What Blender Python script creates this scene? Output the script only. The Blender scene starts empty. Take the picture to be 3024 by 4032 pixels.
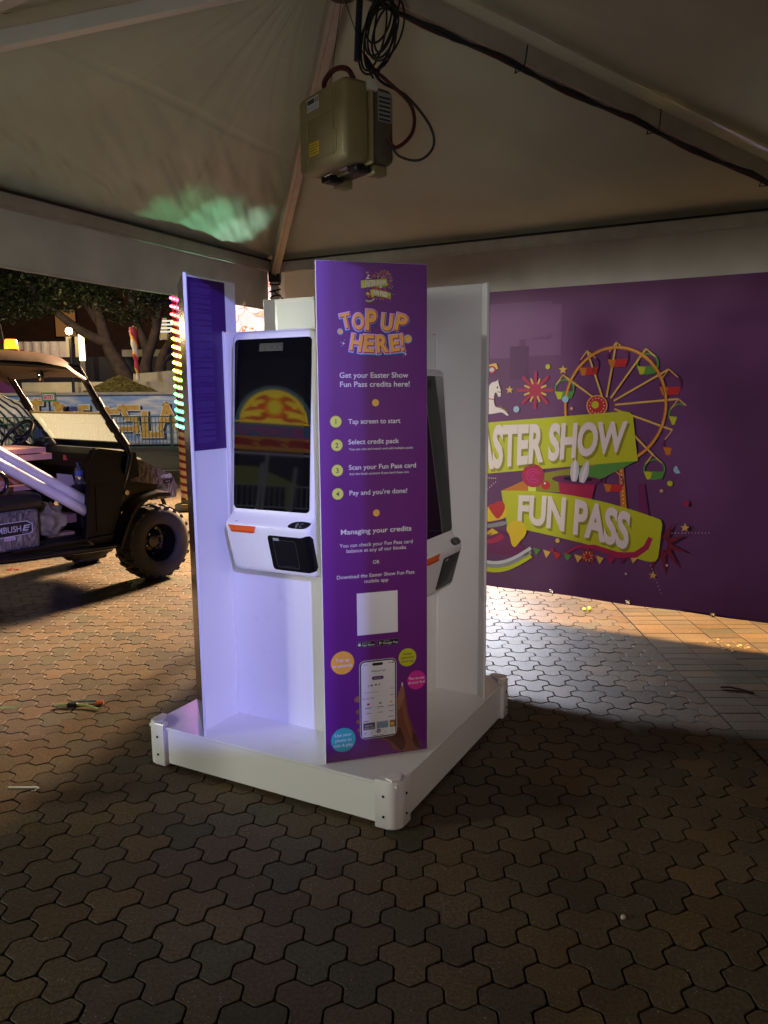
import bpy, bmesh, math, random
from mathutils import Vector, Matrix, noise
rnd = random.Random(7)
SC = bpy.context.scene
COL = SC.collection
R = math.radians

# ------------------------------------------------------------------ camera
PITCH, ROLL, FPX, CAMH = 0.1537, -0.0088, 3091.0, 1.6
fw = Vector((0, math.cos(PITCH), -math.sin(PITCH)))
rt0 = Vector((1, 0, 0)); up0 = rt0.cross(fw)
rt = math.cos(ROLL)*rt0 + math.sin(ROLL)*up0
up = -math.sin(ROLL)*rt0 + math.cos(ROLL)*up0
cd = bpy.data.cameras.new('camera')
cam = bpy.data.objects.new('camera', cd); COL.objects.link(cam)
m = Matrix((rt, up, -fw)).transposed().to_4x4()
m.translation = (0, 0, CAMH)
cam.matrix_world = m
cd.sensor_fit = 'VERTICAL'; cd.sensor_height = 36.0; cd.lens = FPX/4032*36
cd.clip_start = 0.05; cd.clip_end = 400
SC.camera = cam

# ------------------------------------------------------------------ night sky and exposure
w = bpy.data.worlds.new('World'); SC.world = w; w.use_nodes = True
wn = w.node_tree.nodes; wl = w.node_tree.links
sky = wn.new('ShaderNodeTexSky'); sky.sky_type = 'NISHITA'; sky.sun_disc = False
sky.sun_elevation = R(-7); sky.sun_rotation = R(200)
wl.new(sky.outputs[0], wn['Background'].inputs[0]); wn['Background'].inputs[1].default_value = 0.05
glow_bg = wn.new('ShaderNodeBackground'); glow_bg.inputs[0].default_value = (1.0, 0.90, 0.78, 1); glow_bg.inputs[1].default_value = 0.012   # light of the fairground on the night sky
add_bg = wn.new('ShaderNodeAddShader'); wl.new(wn['Background'].outputs[0], add_bg.inputs[0]); wl.new(glow_bg.outputs[0], add_bg.inputs[1]); wl.new(add_bg.outputs[0], wn['World Output'].inputs[0])
SC.view_settings.view_transform = 'Standard'; SC.view_settings.look = 'None'
SC.view_settings.exposure = 0.0; SC.view_settings.gamma = 1.0
SC.render.engine = 'CYCLES'
cy = SC.cycles
cy.use_denoising = True; cy.max_bounces = 7; cy.diffuse_bounces = 4; cy.glossy_bounces = 4
cy.transmission_bounces = 6; cy.caustics_reflective = False; cy.caustics_refractive = False
cy.sample_clamp_indirect = 4.0

# ------------------------------------------------------------------ fairground lamps and added fill lights (none in view)
def spot(name, loc, target, power, color, angle=60, blend=0.4, size=0.1):
    d = bpy.data.lights.new(name, 'SPOT'); d.energy = power; d.color = color
    d.spot_size = R(angle); d.spot_blend = blend; d.shadow_soft_size = size
    o = bpy.data.objects.new(name, d); COL.objects.link(o); o.location = loc
    o.rotation_euler = (Vector(target)-Vector(loc)).to_track_quat('-Z', 'Y').to_euler()
    return o
def point(name, loc, power, color, size=0.1):
    d = bpy.data.lights.new(name, 'POINT'); d.energy = power; d.color = color; d.shadow_soft_size = size
    o = bpy.data.objects.new(name, d); COL.objects.link(o); o.location = loc
    return o
spot('violet_floodlight', (2.4, -9.0, 5.0), (-0.7, 3.2, 1.2), 5600, (0.29, 0.29, 1.0), 44, 0.5, 0.07)
spot('pale_floodlight', (-7.9, 0.9, 2.14), (-0.8, 4.0, 0.9), 1050, (0.97, 1.0, 0.84), 84, 0.8, 0.45)
spot('banner_fill_light', (-7.5, 5.6, 2.2), (1.25, 4.75, 1.5), 2100, (1.0, 0.88, 0.98), 19, 1.0, 0.5)  # added fill that brightens the banner
spot('roof_fill_light', (-3.6, -0.6, 0.5), (-1.4, 2.9, 2.75), 16, (0.95, 1.0, 0.82), 62, 1.0, 1.0)  # added soft fill for the left roof panel
spot('hip_fill_light', (-0.8, -0.6, 1.2), (-1.24, 2.99, 2.90), 70, (1.0, 0.98, 0.90), 75, 1.0, 0.5)  # added fill that brightens the left hip beam
spot('warm_fill_light', (2.5, -1.8, 2.8), (1.0, 2.1, 0.05), 125, (1.0, 0.72, 0.40), 46, 0.8, 0.3)  # added fill that warms the front paving and the plinth's right face
spot('front_fill_light', (0.15, -1.5, 2.2), (-0.02, 2.9, 1.25), 180, (1.0, 0.93, 0.93), 26, 1.0, 0.4)  # added fill that lifts the front panel print
spot('lilac_fill_light', (1.5, -1.4, 2.4), (0.5, 3.4, 1.2), 90, (0.84, 0.74, 1.0), 50, 0.8, 0.9)  # added lamp that brightens the right recess of the stand
spot('sodium_floodlight', (2.5, 17.0, 6.5), (-3.9, 8.0, 0.0), 72000, (1.0, 0.65, 0.38), 42, 0.8, 1.1)
spot('white_worklight', (0.85, 6.80, 0.92), (0.95, 5.0, 0.0), 430, (0.84, 0.86, 1.0), 110, 0.5, 0.05)
spot('amber_floodlight', (1.276, 4.259, 6.0), (2.6, 5.5, 0.0), 9000, (1.0, 0.60, 0.26), 90, 0.5, 0.08)
spot('green_uplight', (-1.30, 5.36, 0.3), (-0.92, 5.22, 2.555), 150, (0.50, 1.0, 0.80), 11, 1.0, 0.02)
spot('green_uplight_two', (-1.42, 5.10, 0.3), (-1.06, 4.96, 2.56), 120, (0.30, 1.0, 0.62), 12, 1.0, 0.02)
spot('green_uplight_three', (-1.56, 4.80, 0.3), (-1.20, 4.66, 2.56), 55, (0.22, 1.0, 0.50), 13, 1.0, 0.02)
spot('yard_floodlight', (-11.0, 11.0, 6.0), (-7.5, 23.0, 1.2), 2700, (1.0, 0.88, 0.64), 75, 0.6, 0.3)
spot('tree_floodlight', (-3.0, 20.0, 2.5), (-9.0, 28.5, 2.6), 200, (1.0, 0.74, 0.46), 60, 0.7, 0.3)
point('yard_lamp', (-14.0, 33.5, 4.6), 260, (1.0, 0.74, 0.46), 0.2)

# ------------------------------------------------------------------ materials
def mat(name, col, rough=0.5, metal=0.0, emit=None, estr=0.0, bump=0.0, bscale=60.0, var=0.0, vscale=8.0,
        spec=0.5, trans=0.0, attr=False, coat=0.0, ior=1.5, alpha=1.0, transl=0.0):
    M = bpy.data.materials.new(name); M.use_nodes = True
    nt = M.node_tree; N = nt.nodes; L = nt.links
    b = N['Principled BSDF']
    b.inputs['Base Color'].default_value = (*col, 1); b.inputs['Roughness'].default_value = rough
    b.inputs['Metallic'].default_value = metal; b.inputs['Specular IOR Level'].default_value = spec
    b.inputs['Transmission Weight'].default_value = trans; b.inputs['IOR'].default_value = ior
    b.inputs['Coat Weight'].default_value = coat; b.inputs['Alpha'].default_value = alpha
    src = None
    if attr:
        a = N.new('ShaderNodeVertexColor'); a.layer_name = 'Col'; src = a.outputs[0]
    tc = N.new('ShaderNodeTexCoord')
    if var > 0:
        n = N.new('ShaderNodeTexNoise'); n.inputs['Scale'].default_value = vscale; n.inputs['Detail'].default_value = 6
        L.new(tc.outputs['Object'], n.inputs['Vector'])
        r = N.new('ShaderNodeMapRange'); r.inputs[1].default_value = 0.3; r.inputs[2].default_value = 0.7
        r.inputs[3].default_value = 1-var; r.inputs[4].default_value = 1+var
        L.new(n.outputs[0], r.inputs[0])
        mx = N.new('ShaderNodeMix'); mx.data_type = 'RGBA'; mx.blend_type = 'MULTIPLY'; mx.inputs[0].default_value = 1
        if src: L.new(src, mx.inputs[6])
        else: mx.inputs[6].default_value = (*col, 1)
        cb = N.new('ShaderNodeCombineColor')
        for i in range(3): L.new(r.outputs[0], cb.inputs[i])
        L.new(cb.outputs[0], mx.inputs[7]); src = mx.outputs[2]
        r2 = N.new('ShaderNodeMapRange'); r2.inputs[3].default_value = max(0.02, rough-0.08); r2.inputs[4].default_value = min(1, rough+0.08)
        L.new(n.outputs[0], r2.inputs[0]); L.new(r2.outputs[0], b.inputs['Roughness'])
    if src: L.new(src, b.inputs['Base Color'])
    if emit or estr:
        if emit: b.inputs['Emission Color'].default_value = (*emit, 1)
        elif src: L.new(src, b.inputs['Emission Color'])
        b.inputs['Emission Strength'].default_value = estr
    if bump > 0:
        n2 = N.new('ShaderNodeTexNoise'); n2.inputs['Scale'].default_value = bscale; n2.inputs['Detail'].default_value = 5
        L.new(tc.outputs['Object'], n2.inputs['Vector'])
        bp = N.new('ShaderNodeBump'); bp.inputs['Strength'].default_value = bump; bp.inputs['Distance'].default_value = 0.01
        L.new(n2.outputs[0], bp.inputs['Height']); L.new(bp.outputs[0], b.inputs['Normal'])
    if transl > 0:
        t = N.new('ShaderNodeBsdfTranslucent'); t.inputs[0].default_value = (*col, 1)
        ms = N.new('ShaderNodeMixShader'); ms.inputs[0].default_value = transl
        out = N['Material Output']
        L.new(b.outputs[0], ms.inputs[1]); L.new(t.outputs[0], ms.inputs[2]); L.new(ms.outputs[0], out.inputs[0])
    return M

WHITE = mat('white laminate', (0.80, 0.80, 0.78), 0.30, bump=0.02, bscale=9)
WHITEG = mat('white gloss laminate', (0.78, 0.78, 0.76), 0.17, bump=0.03, bscale=14)
SHELL = mat('white moulded plastic', (0.80, 0.80, 0.80), 0.38, bump=0.05, bscale=400, var=0.02)
PURPLE = mat('purple print', (0.150, 0.020, 0.205), 0.36, bump=0.02, bscale=12, var=0.04, vscale=3)
DPURPLE = mat('deep purple print', (0.045, 0.008, 0.12), 0.4, var=0.04)
GLASS = mat('black screen glass', (0.004, 0.004, 0.005), 0.015, spec=0.5, ior=1.75)
SCANB = mat('scanner black', (0.006, 0.006, 0.007), 0.12, spec=0.18)
DISP = mat('dark display', (0.005, 0.005, 0.0055), 0.03, ior=1.75)
BLACKP = mat('black plastic', (0.012, 0.012, 0.013), 0.22, var=0.1)
ORANGE = mat('orange plastic', (0.80, 0.12, 0.015), 0.4)
GREYPL = mat('grey plastic', (0.25, 0.25, 0.27), 0.4)
FABRIC = mat('beige canvas', (0.60, 0.63, 0.50), 0.55, bump=0.12, bscale=7, var=0.10, vscale=1.6)
VALF = mat('grey white canvas', (0.62, 0.60, 0.55), 0.5, bump=0.35, bscale=9, var=0.14, vscale=3.5, transl=0.14)
LITBAR = mat('brightly lit bar', (0.86, 0.85, 0.80), 0.4, var=0.08, vscale=6)  # left hip beam: the strong light on it is put into the colour
VALD = mat('shaded grey canvas', (0.60, 0.58, 0.52), 0.55, bump=0.3, bscale=9, var=0.16, vscale=3.5, transl=0.02)  # same canvas as the back valance, made less translucent to look shaded
ALU = mat('dull aluminium', (0.50, 0.45, 0.39), 0.45, metal=0.35, var=0.12, vscale=10)
ALUW = mat('pale aluminium', (0.66, 0.64, 0.58), 0.4, metal=0.15, var=0.12, vscale=10)
BLACK = mat('black rubber', (0.012, 0.012, 0.012), 0.5, var=0.1)
TYRE = mat('tyre rubber', (0.035, 0.034, 0.033), 0.72, bump=0.25, bscale=50, var=0.25, vscale=12)
GLOSSBLK = mat('glossy black paint', (0.008, 0.008, 0.009), 0.18)
SATBLK = mat('textured black plastic', (0.010, 0.010, 0.011), 0.40, spec=0.3, bump=0.15, bscale=300, var=0.15)
CHROME = mat('chrome', (0.8, 0.8, 0.8), 0.12, metal=1.0)
CABLE = mat('black cable', (0.010, 0.012, 0.018), 0.45)
REDC = mat('dark red cable', (0.07, 0.007, 0.008), 0.45)

# ------------------------------------------------------------------ mesh helpers
def grime(M, amount, scale, thr):
    nt = M.node_tree; N = nt.nodes; L = nt.links; b = N['Principled BSDF']
    tc = N.new('ShaderNodeTexCoord'); n = N.new('ShaderNodeTexNoise'); n.inputs['Scale'].default_value = scale; n.inputs['Detail'].default_value = 9; n.inputs['Roughness'].default_value = .7
    L.new(tc.outputs['Object'], n.inputs['Vector'])
    r = N.new('ShaderNodeMapRange'); r.inputs[1].default_value = thr; r.inputs[2].default_value = thr+.12; r.inputs[3].default_value = 0; r.inputs[4].default_value = amount; L.new(n.outputs[0], r.inputs[0])
    mx = N.new('ShaderNodeMix'); mx.data_type = 'RGBA'; L.new(r.outputs[0], mx.inputs[0])
    mx.inputs[6].default_value = b.inputs['Base Color'].default_value; mx.inputs[7].default_value = (.30, .27, .22, 1); L.new(mx.outputs[2], b.inputs['Base Color'])
grime(WHITE, .22, 5.0, .60); grime(WHITEG, .16, 4.0, .62)
class MB:
    def __init__(s): s.v = []; s.f = []; s.mi = []; s.mats = []; s.cols = None
    def m(s, M):
        if M not in s.mats: s.mats.append(M)
        return s.mats.index(M)
    def poly(s, vs, faces, M=None):
        o = len(s.v); s.v += [tuple(x) for x in vs]; k = s.m(M) if M else 0
        for f in faces: s.f.append([i+o for i in f]); s.mi.append(k)
        return s
    def box(s, c, size, M=None, rot=None, bev=0.0):
        x, y, z = [q/2 for q in size]
        if bev > 0:
            b = min(bev, x*.9, y*.9, z*.9)
            bm = bmesh.new(); bmesh.ops.create_cube(bm, size=1)
            for vv in bm.verts: vv.co = Vector((vv.co.x*2*x, vv.co.y*2*y, vv.co.z*2*z))
            bmesh.ops.bevel(bm, geom=bm.edges[:], offset=b, segments=3, affect='EDGES', profile=0.5)
            bm.verts.index_update()
            vs = [vv.co.copy() for vv in bm.verts]; fs = [[q.index for q in f.verts] for f in bm.faces]; bm.free()
        else:
            vs = [Vector((sx*x, sy*y, sz*z)) for sz in (-1, 1) for sy in (-1, 1) for sx in (-1, 1)]
            fs = [[0, 2, 3, 1], [4, 5, 7, 6], [0, 1, 5, 4], [2, 6, 7, 3], [0, 4, 6, 2], [1, 3, 7, 5]]
        if rot is not None: vs = [rot @ q for q in vs]
        c = Vector(c)
        return s.poly([q+c for q in vs], fs, M)
    def bar(s, a, b, wd, ht, M=None, upv=(0, 0, 1)):
        a = Vector(a); b = Vector(b); d = (b-a); l = d.length; d.normalize()
        x = d.cross(Vector(upv)).normalized(); z = x.cross(d)
        rot = Matrix((x, d, z)).transposed()
        return s.box((a+b)/2, (wd, l, ht), M, rot)
    def tube(s, pts, r, n=10, M=None, closed=False, radii=None):
        P = [Vector(p) for p in pts]; k = len(P); vs = []; prev = None
        for i in range(k):
            if closed: d = P[(i+1) % k]-P[i-1]
            else: d = P[min(i+1, k-1)]-P[max(i-1, 0)]
            d.normalize()
            if prev is None:
                a = Vector((0, 0, 1)) if abs(d.z) < 0.9 else Vector((1, 0, 0))
                x = d.cross(a).normalized()
            else:
                x = (prev-d*prev.dot(d)).normalized()
            y = d.cross(x); prev = x; rr = radii[i] if radii else r
            for j in range(n):
                t = 2*math.pi*j/n; vs.append(P[i]+(x*math.cos(t)+y*math.sin(t))*rr)
        fs = []
        for i in range(k if closed else k-1):
            i2 = (i+1) % k
            for j in range(n): fs.append([i*n+j, i*n+(j+1) % n, i2*n+(j+1) % n, i2*n+j])
        if not closed: fs.append(list(range(n))[::-1]); fs.append([(k-1)*n+j for j in range(n)])
        return s.poly(vs, fs, M)
    def lathe(s, prof, n, M=None, fn=None):
        vs = []; fs = []; k = len(prof)
        for j in range(n):
            t = 2*math.pi*j/n
            for (r, z) in prof: vs.append(Vector((r*math.cos(t), r*math.sin(t), z)))
        for j in range(n):
            for i in range(k-1): fs.append([j*k+i, ((j+1) % n)*k+i, ((j+1) % n)*k+i+1, j*k+i+1])
        if fn: vs = [fn(q) for q in vs]
        return s.poly(vs, fs, M)
    def prism(s, poly2, fn0, fn1, M=None):
        n = len(poly2)
        vs = [fn0(*q) for q in poly2]+[fn1(*q) for q in poly2]
        fs = [list(range(n))[::-1], list(range(n, 2*n))]+[[i, (i+1) % n, n+(i+1) % n, n+i] for i in range(n)]
        return s.poly(vs, fs, M)
    def ball(s, c, r, M=None, nu=14, nv=9, sc=(1, 1, 1)):
        vs = []; fs = []; c = Vector(c)
        for i in range(nv+1):
            p = math.pi*i/nv
            for j in range(nu):
                t = 2*math.pi*j/nu
                vs.append(c+Vector((r*sc[0]*math.sin(p)*math.cos(t), r*sc[1]*math.sin(p)*math.sin(t), r*sc[2]*math.cos(p))))
        for i in range(nv):
            for j in range(nu): fs.append([i*nu+j, (i+1)*nu+j, (i+1)*nu+(j+1) % nu, i*nu+(j+1) % nu])
        return s.poly(vs, fs, M)
    def xf(s, fn): s.v = [tuple(fn(Vector(q))) for q in s.v]; return s
    def build(s, name, M=None, parent=None, smooth=None, solid=True):
        me = bpy.data.meshes.new(name); me.from_pydata(s.v, [], s.f)
        mats = s.mats or [M]
        for q in mats: me.materials.append(q)
        if s.mats: me.polygons.foreach_set('material_index', s.mi)
        if s.cols:
            ca = me.color_attributes.new('Col', 'FLOAT_COLOR', 'POINT')
            for i, c in enumerate(s.cols): ca.data[i].color = (*c, 1)
        me.update()
        if solid:
            bm = bmesh.new(); bm.from_mesh(me); bmesh.ops.recalc_face_normals(bm, faces=bm.faces[:]); bm.to_mesh(me); bm.free()
        if smooth is not None:
            me.shade_smooth()
            me.set_sharp_from_angle(angle=R(smooth))
        o = bpy.data.objects.new(name, me); COL.objects.link(o)
        if parent: o.parent = parent
        return o
def tag(o, label=None, cat=None, group=None, kind=None):
    if label: o['label'] = label
    if cat: o['category'] = cat
    if group: o['group'] = group
    if kind: o['kind'] = kind
    return o
def empty(name, label, cat, loc=(0, 0, 0), rotz=0, group=None):
    o = bpy.data.objects.new(name, None); COL.objects.link(o); o.location = loc; o.rotation_euler = (0, 0, rotz)
    o.empty_display_size = 0.1
    return tag(o, label, cat, group)
def kids(o): return [c for c in COL.objects if c.parent == o]
def copy_tree(o, parent=None):
    c = o.copy(); COL.objects.link(c)
    if parent: c.parent = parent
    for ch in kids(o): copy_tree(ch, c)
    return c

# flat printed artwork: polygons in (u, z) stacked in thin layers
_tc = {}
def text_mesh(t, off=0.0):
    if (t, off) in _tc: return _tc[(t, off)]
    cu = bpy.data.curves.new('t', 'FONT'); cu.body = t; cu.size = 1; cu.offset = off; cu.resolution_u = 4
    o = bpy.data.objects.new('t', cu); COL.objects.link(o)
    dg = bpy.context.evaluated_depsgraph_get()
    me = bpy.data.meshes.new_from_object(o.evaluated_get(dg))
    v = [(q.co.x, q.co.y) for q in me.vertices]; f = [list(p.vertices) for p in me.polygons]
    bpy.data.objects.remove(o); bpy.data.curves.remove(cu); bpy.data.meshes.remove(me)
    _tc[(t, off)] = (v, f); return v, f
_cap = text_mesh('H')[0]; CAP = max(q[1] for q in _cap)
class Art:
    def __init__(s, fn, step=0.0005): s.fn = fn; s.b = MB(); s.step = step; s.T = lambda u, z: (u, z)
    def add(s, pts, faces, M, lay):
        s.b.poly([s.fn(*s.T(u, z), s.step*lay) for u, z in pts], faces, M)
    def poly(s, pts, M, lay=1): s.add(pts, [list(range(len(pts)))], M, lay)
    def rect(s, u0, z0, u1, z1, M, lay=1, r=0.0):
        if r <= 0: return s.poly([(u0, z0), (u1, z0), (u1, z1), (u0, z1)], M, lay)
        s.poly(rrect(u0, z0, u1, z1, r), M, lay)
    def circ(s, u, z, r, M, lay=1, n=28, ry=None):
        s.poly([(u+r*math.cos(2*math.pi*i/n), z+(ry or r)*math.sin(2*math.pi*i/n)) for i in range(n)], M, lay)
    def line(s, a, b, wd, M, lay=1):
        dx, dz = b[0]-a[0], b[1]-a[1]; l = math.hypot(dx, dz) or 1; nx, nz = -dz/l*wd/2, dx/l*wd/2
        s.poly([(a[0]+nx, a[1]+nz), (b[0]+nx, b[1]+nz), (b[0]-nx, b[1]-nz), (a[0]-nx, a[1]-nz)], M, lay)
    def path(s, pts, wd, M, lay=1):
        L = []; Rr = []
        for i, p in enumerate(pts):
            a = pts[max(i-1, 0)]; b = pts[min(i+1, len(pts)-1)]
            dx, dz = b[0]-a[0], b[1]-a[1]; l = math.hypot(dx, dz) or 1
            ww = wd[i] if isinstance(wd, (list, tuple)) else wd
            L.append((p[0]-dz/l*ww/2, p[1]+dx/l*ww/2)); Rr.append((p[0]+dz/l*ww/2, p[1]-dx/l*ww/2))
        n = len(pts)
        s.add(L+Rr, [[i, i+1, n+i+1, n+i] for i in range(n-1)], M, lay)
    def ring(s, u, z, r0, r1, M, lay=1, n=40, a0=0, a1=360, ry=1.0):
        k = n if a1-a0 < 360 else n
        pts = [];
        for i in range(k+1):
            t = R(a0+(a1-a0)*i/k); pts += [(u+r0*math.cos(t), z+r0*ry*math.sin(t)), (u+r1*math.cos(t), z+r1*ry*math.sin(t))]
        s.add(pts, [[2*i, 2*i+1, 2*i+3, 2*i+2] for i in range(k)], M, lay)
    def star(s, u, z, r, M, lay=1, n=5, ri=0.42, rot=90):
        s.poly([(u+(r if i % 2 == 0 else r*ri)*math.cos(R(rot+180*i/n)), z+(r if i % 2 == 0 else r*ri)*math.sin(R(rot+180*i/n))) for i in range(2*n)], M, lay)
    def text(s, t, u0, u1, zb, cap, M, lay=2, off=0.0, warp=None, anchor='fit', rot=0.0):
        v, f = text_mesh(t, off)
        v0 = text_mesh(t, 0.0)[0]
        x0 = min(q[0] for q in v0); x1 = max(q[0] for q in v0)
        sz = cap/CAP; sx = (u1-u0)/(x1-x0)
        if anchor == 'centre': sx = sz; uu0 = (u0+u1)/2-(x1-x0)*sx/2
        elif anchor == 'left': sx = sz; uu0 = u0
        else: uu0 = u0
        pts = [(uu0+(q[0]-x0)*sx, zb+q[1]*sz) for q in v]
        if rot:
            cu, cz = (u0+u1)/2, zb+cap/2; c_, s_ = math.cos(R(rot)), math.sin(R(rot))
            pts = [(cu+(a-cu)*c_-(b-cz)*s_, cz+(a-cu)*s_+(b-cz)*c_) for a, b in pts]
        if warp: pts = [warp((a-u0)/(u1-u0), (b-zb)/cap) for a, b in pts]
        s.add(pts, f, M, lay)
    def build(s, name, parent): return s.b.build(name, None, parent, solid=False)
def rrect(u0, z0, u1, z1, r, k=5):
    out = []
    for cx_, cz_, a in ((u1-r, z1-r, 0), (u0+r, z1-r, 90), (u0+r, z0+r, 180), (u1-r, z0+r, 270)):
        for i in range(k+1):
            t = R(a+90*i/k); out.append((cx_+r*math.cos(t), cz_+r*math.sin(t)))
    return out
def smooth_closed(pts, it=2):
    for _ in range(it):
        q = []
        for i in range(len(pts)):
            a = pts[i]; b = pts[(i+1) % len(pts)]
            q += [(a[0]*.75+b[0]*.25, a[1]*.75+b[1]*.25), (a[0]*.25+b[0]*.75, a[1]*.25+b[1]*.75)]
        pts = q
    return pts
def catmull(P, k=6):
    P = [Vector(p) for p in P]; out = []
    for i in range(len(P)-1):
        p0 = P[max(i-1, 0)]; p1 = P[i]; p2 = P[i+1]; p3 = P[min(i+2, len(P)-1)]
        for j in range(k):
            t = j/k
            out.append(0.5*((2*p1)+(p2-p0)*t+(2*p0-5*p1+4*p2-p3)*t*t+(3*p1-p0-3*p2+p3)*t**3))
    out.append(P[-1]); return out

# ink colours of the printed signs
INK = {k: mat('ink '+k, c, 0.42) for k, c in dict(
    white=(0.80, 0.80, 0.82), lime=(0.56, 0.58, 0.02), limelt=(0.72, 0.80, 0.12), olive=(0.30, 0.28, 0.02), green=(0.10, 0.30, 0.05),
    orange=(0.95, 0.48, 0.06), gold=(0.80, 0.50, 0.10), pink=(0.90, 0.48, 0.85), ltblue=(0.30, 0.50, 0.85), navy=(0.04, 0.06, 0.30),
    black=(0.012, 0.012, 0.014), magenta=(0.75, 0.03, 0.35), teal=(0.05, 0.50, 0.42), red=(0.55, 0.03, 0.03), crimson=(0.45, 0.02, 0.08),
    cream=(0.84, 0.74, 0.66), yellow=(0.80, 0.55, 0.02), skin=(0.21, 0.075, 0.042), skinlt=(0.36, 0.155, 0.095), skindk=(0.085, 0.026, 0.015), skinmd=(0.28, 0.11, 0.065),
    grey=(0.30, 0.30, 0.30), ltgrey=(0.6, 0.6, 0.62), paleblue=(0.35, 0.55, 0.66), text=(0.10, 0.05, 0.12), maroon=(0.20, 0.02, 0.04),
    dkorange=(0.60, 0.20, 0.02), plum=(0.17, 0.02, 0.10), darkprp=(0.05, 0.012, 0.075), photo=(0.10, 0.09, 0.09), sky=(0.25, 0.36, 0.45),
    brown=(0.25, 0.13, 0.06), violet=(0.10, 0.02, 0.16)).items()}

def draw_logo(A, left=1.40):
    """The show's printed emblem: ferris wheel, two ribbons, confetti.  Drawn in metres at banner size."""
    I = INK
    # ferris wheel
    wc = (2.445, 1.50); rx, rz = 0.292, 0.337
    for a in (-62, 0, 62):                                              # legs
        pass
    A.poly([(2.484, 1.14), (2.512, 1.14), (2.540, 0.90), (2.505, 0.90)], I['dkorange'], 1)
    for k in range(9): A.circ(2.500+0.0025*k, 1.12-0.024*k, 0.004, I['cream'], 2, 8)
    A.poly([(2.60, 1.05), (2.635, 1.05), (2.67, 0.86), (2.61, 0.86)], I['plum'], 1)
    for k, a in enumerate((90, 62, 34, 6, -22, -50, 118, 150, -90)):
        ca, sa = math.cos(R(a)), math.sin(R(a))
        tip = (wc[0]+ca*rx*1.22, wc[1]+sa*rz*1.08)
        A.line((2.40+ca*0.05, 1.50+sa*0.05), tip, 0.011, I['gold'], 3)
        col = ('red', 'green')[k % 2]
        c = (tip[0]+0.012, tip[1]-0.085)
        A.ring(c[0], c[1], 0.052, 0.062, I['green' if k % 2 else 'plum'], 2, 20)
        A.poly([(c[0]-0.058, c[1]-0.012), (c[0]+0.058, c[1]-0.012), (c[0]+0.046, c[1]-0.055), (c[0]-0.040, c[1]-0.060)], I[col], 3)
        A.poly([(c[0]-0.058, c[1]-0.012), (c[0]-0.01, c[1]-0.018), (c[0]-0.02, c[1]-0.058), (c[0]-0.040, c[1]-0.060)], I['lime' if k % 2 else 'dkorange'], 4)
        A.line(tip, (c[0]-0.05, c[1]+0.03), 0.006, I['gold'], 3); A.line(tip, (c[0]+0.04, c[1]+0.04), 0.006, I['gold'], 3)
    A.ring(wc[0], wc[1], rx-0.011, rx+0.006, I['dkorange'], 4, 60, ry=rz/rx)
    A.ring(wc[0], wc[1], rx-0.004, rx+0.000, I['gold'], 5, 60, ry=rz/rx)
    A.circ(2.345, 1.50, 0.062, I['gold'], 5); A.circ(2.345, 1.50, 0.056, I['red'], 6); A.circ(2.335, 1.505, 0.022, I['lime'], 7)
    for k in range(14): A.circ(2.345+0.042*math.cos(k*.449), 1.50+0.044*math.sin(k*.449), 0.0035, I['cream'], 7, 8)
    # ribbon folds and upper ribbon
    A.poly([(1.757, 0.962), (2.02, 1.085), (2.40, 1.165), (2.589, 1.182), (2.36, 1.055), (2.20, 0.975)], I['olive'], 6)
    A.poly([(2.20, 1.10), (2.40, 1.165), (2.589, 1.182), (2.36, 1.055), (2.24, 1.03)], I['green'], 7)
    A.poly([(1.757, 0.962), (1.98, 1.07), (1.96, 0.965)], I['dkorange'], 7)
    A.poly([(left-0.03, 1.365), (2.506, 1.468), (2.54, 1.460), (2.556, 1.43), (2.592, 1.182), (left-0.03, 1.03)], I['lime'], 8)
    # hat, rabbit ears, sweets
    A.circ(2.235, 1.055, 0.150, I['plum'], 9, 30, 0.028)
    A.poly([(2.125, 1.04), (2.35, 1.03), (2.33, 0.93), (2.14, 0.95)], I['crimson'], 8)
    A.circ(2.245, 1.06, 0.09, I['black'], 10, 26, 0.016)
    for (a, b) in (((2.222, 1.045), (2.226, 1.19)), ((2.268, 1.04), (2.302, 1.175))):
        dx, dz = b[0]-a[0], b[1]-a[1]; l = math.hypot(dx, dz)
        for ww, c_, ly in ((0.026, 'ltgrey', 11), (0.009, 'cream', 12)):
            pts = []
            for i in range(13):
                t = i/12; pts.append((t, ww*math.sin(math.pi*min(1, t*.86+.14))**.7))
            A.poly([(a[0]+dx*t-dz/l*q, a[1]+dz*t+dx/l*q) for t, q in pts]+[(a[0]+dx*t+dz/l*q, a[1]+dz*t-dx/l*q) for t, q in pts[::-1]], I[c_], ly)
    A.rect(1.935, 0.955, 1.985, 1.02, I['limelt'], 9)
    A.circ(1.965, 1.068, 0.073, I['crimson'], 11)
    for r_ in (0.060, 0.044, 0.028, 0.012): A.ring(1.965, 1.068, r_-0.004, r_, I['red' if r_ > .05 else 'magenta'], 12, 24, 20, 330)
    A.circ(2.047, 1.012, 0.028, I['red'], 11); A.circ(2.041, 1.024, 0.006, I['white'], 12, 10)
    # lower ribbon
    tl = (1.757, 0.962)
    top = [(1.757+(2.694-1.757)*t, 0.962+0.048*math.sin(math.pi*t*.62)-0.148*t**1.7) for t in [i/12 for i in range(13)]]
    bot = [(1.80+(2.66-1.80)*t, 0.738+0.012*math.sin(math.pi*t)-0.145*t) for t in [i/12 for i in range(13)]]
    A.poly(top+[(2.735, 0.845), (2.745, 0.82), (2.730, 0.62), (2.715, 0.597), (2.69, 0.592)]+bot[::-1], I['lime'], 10)
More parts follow.
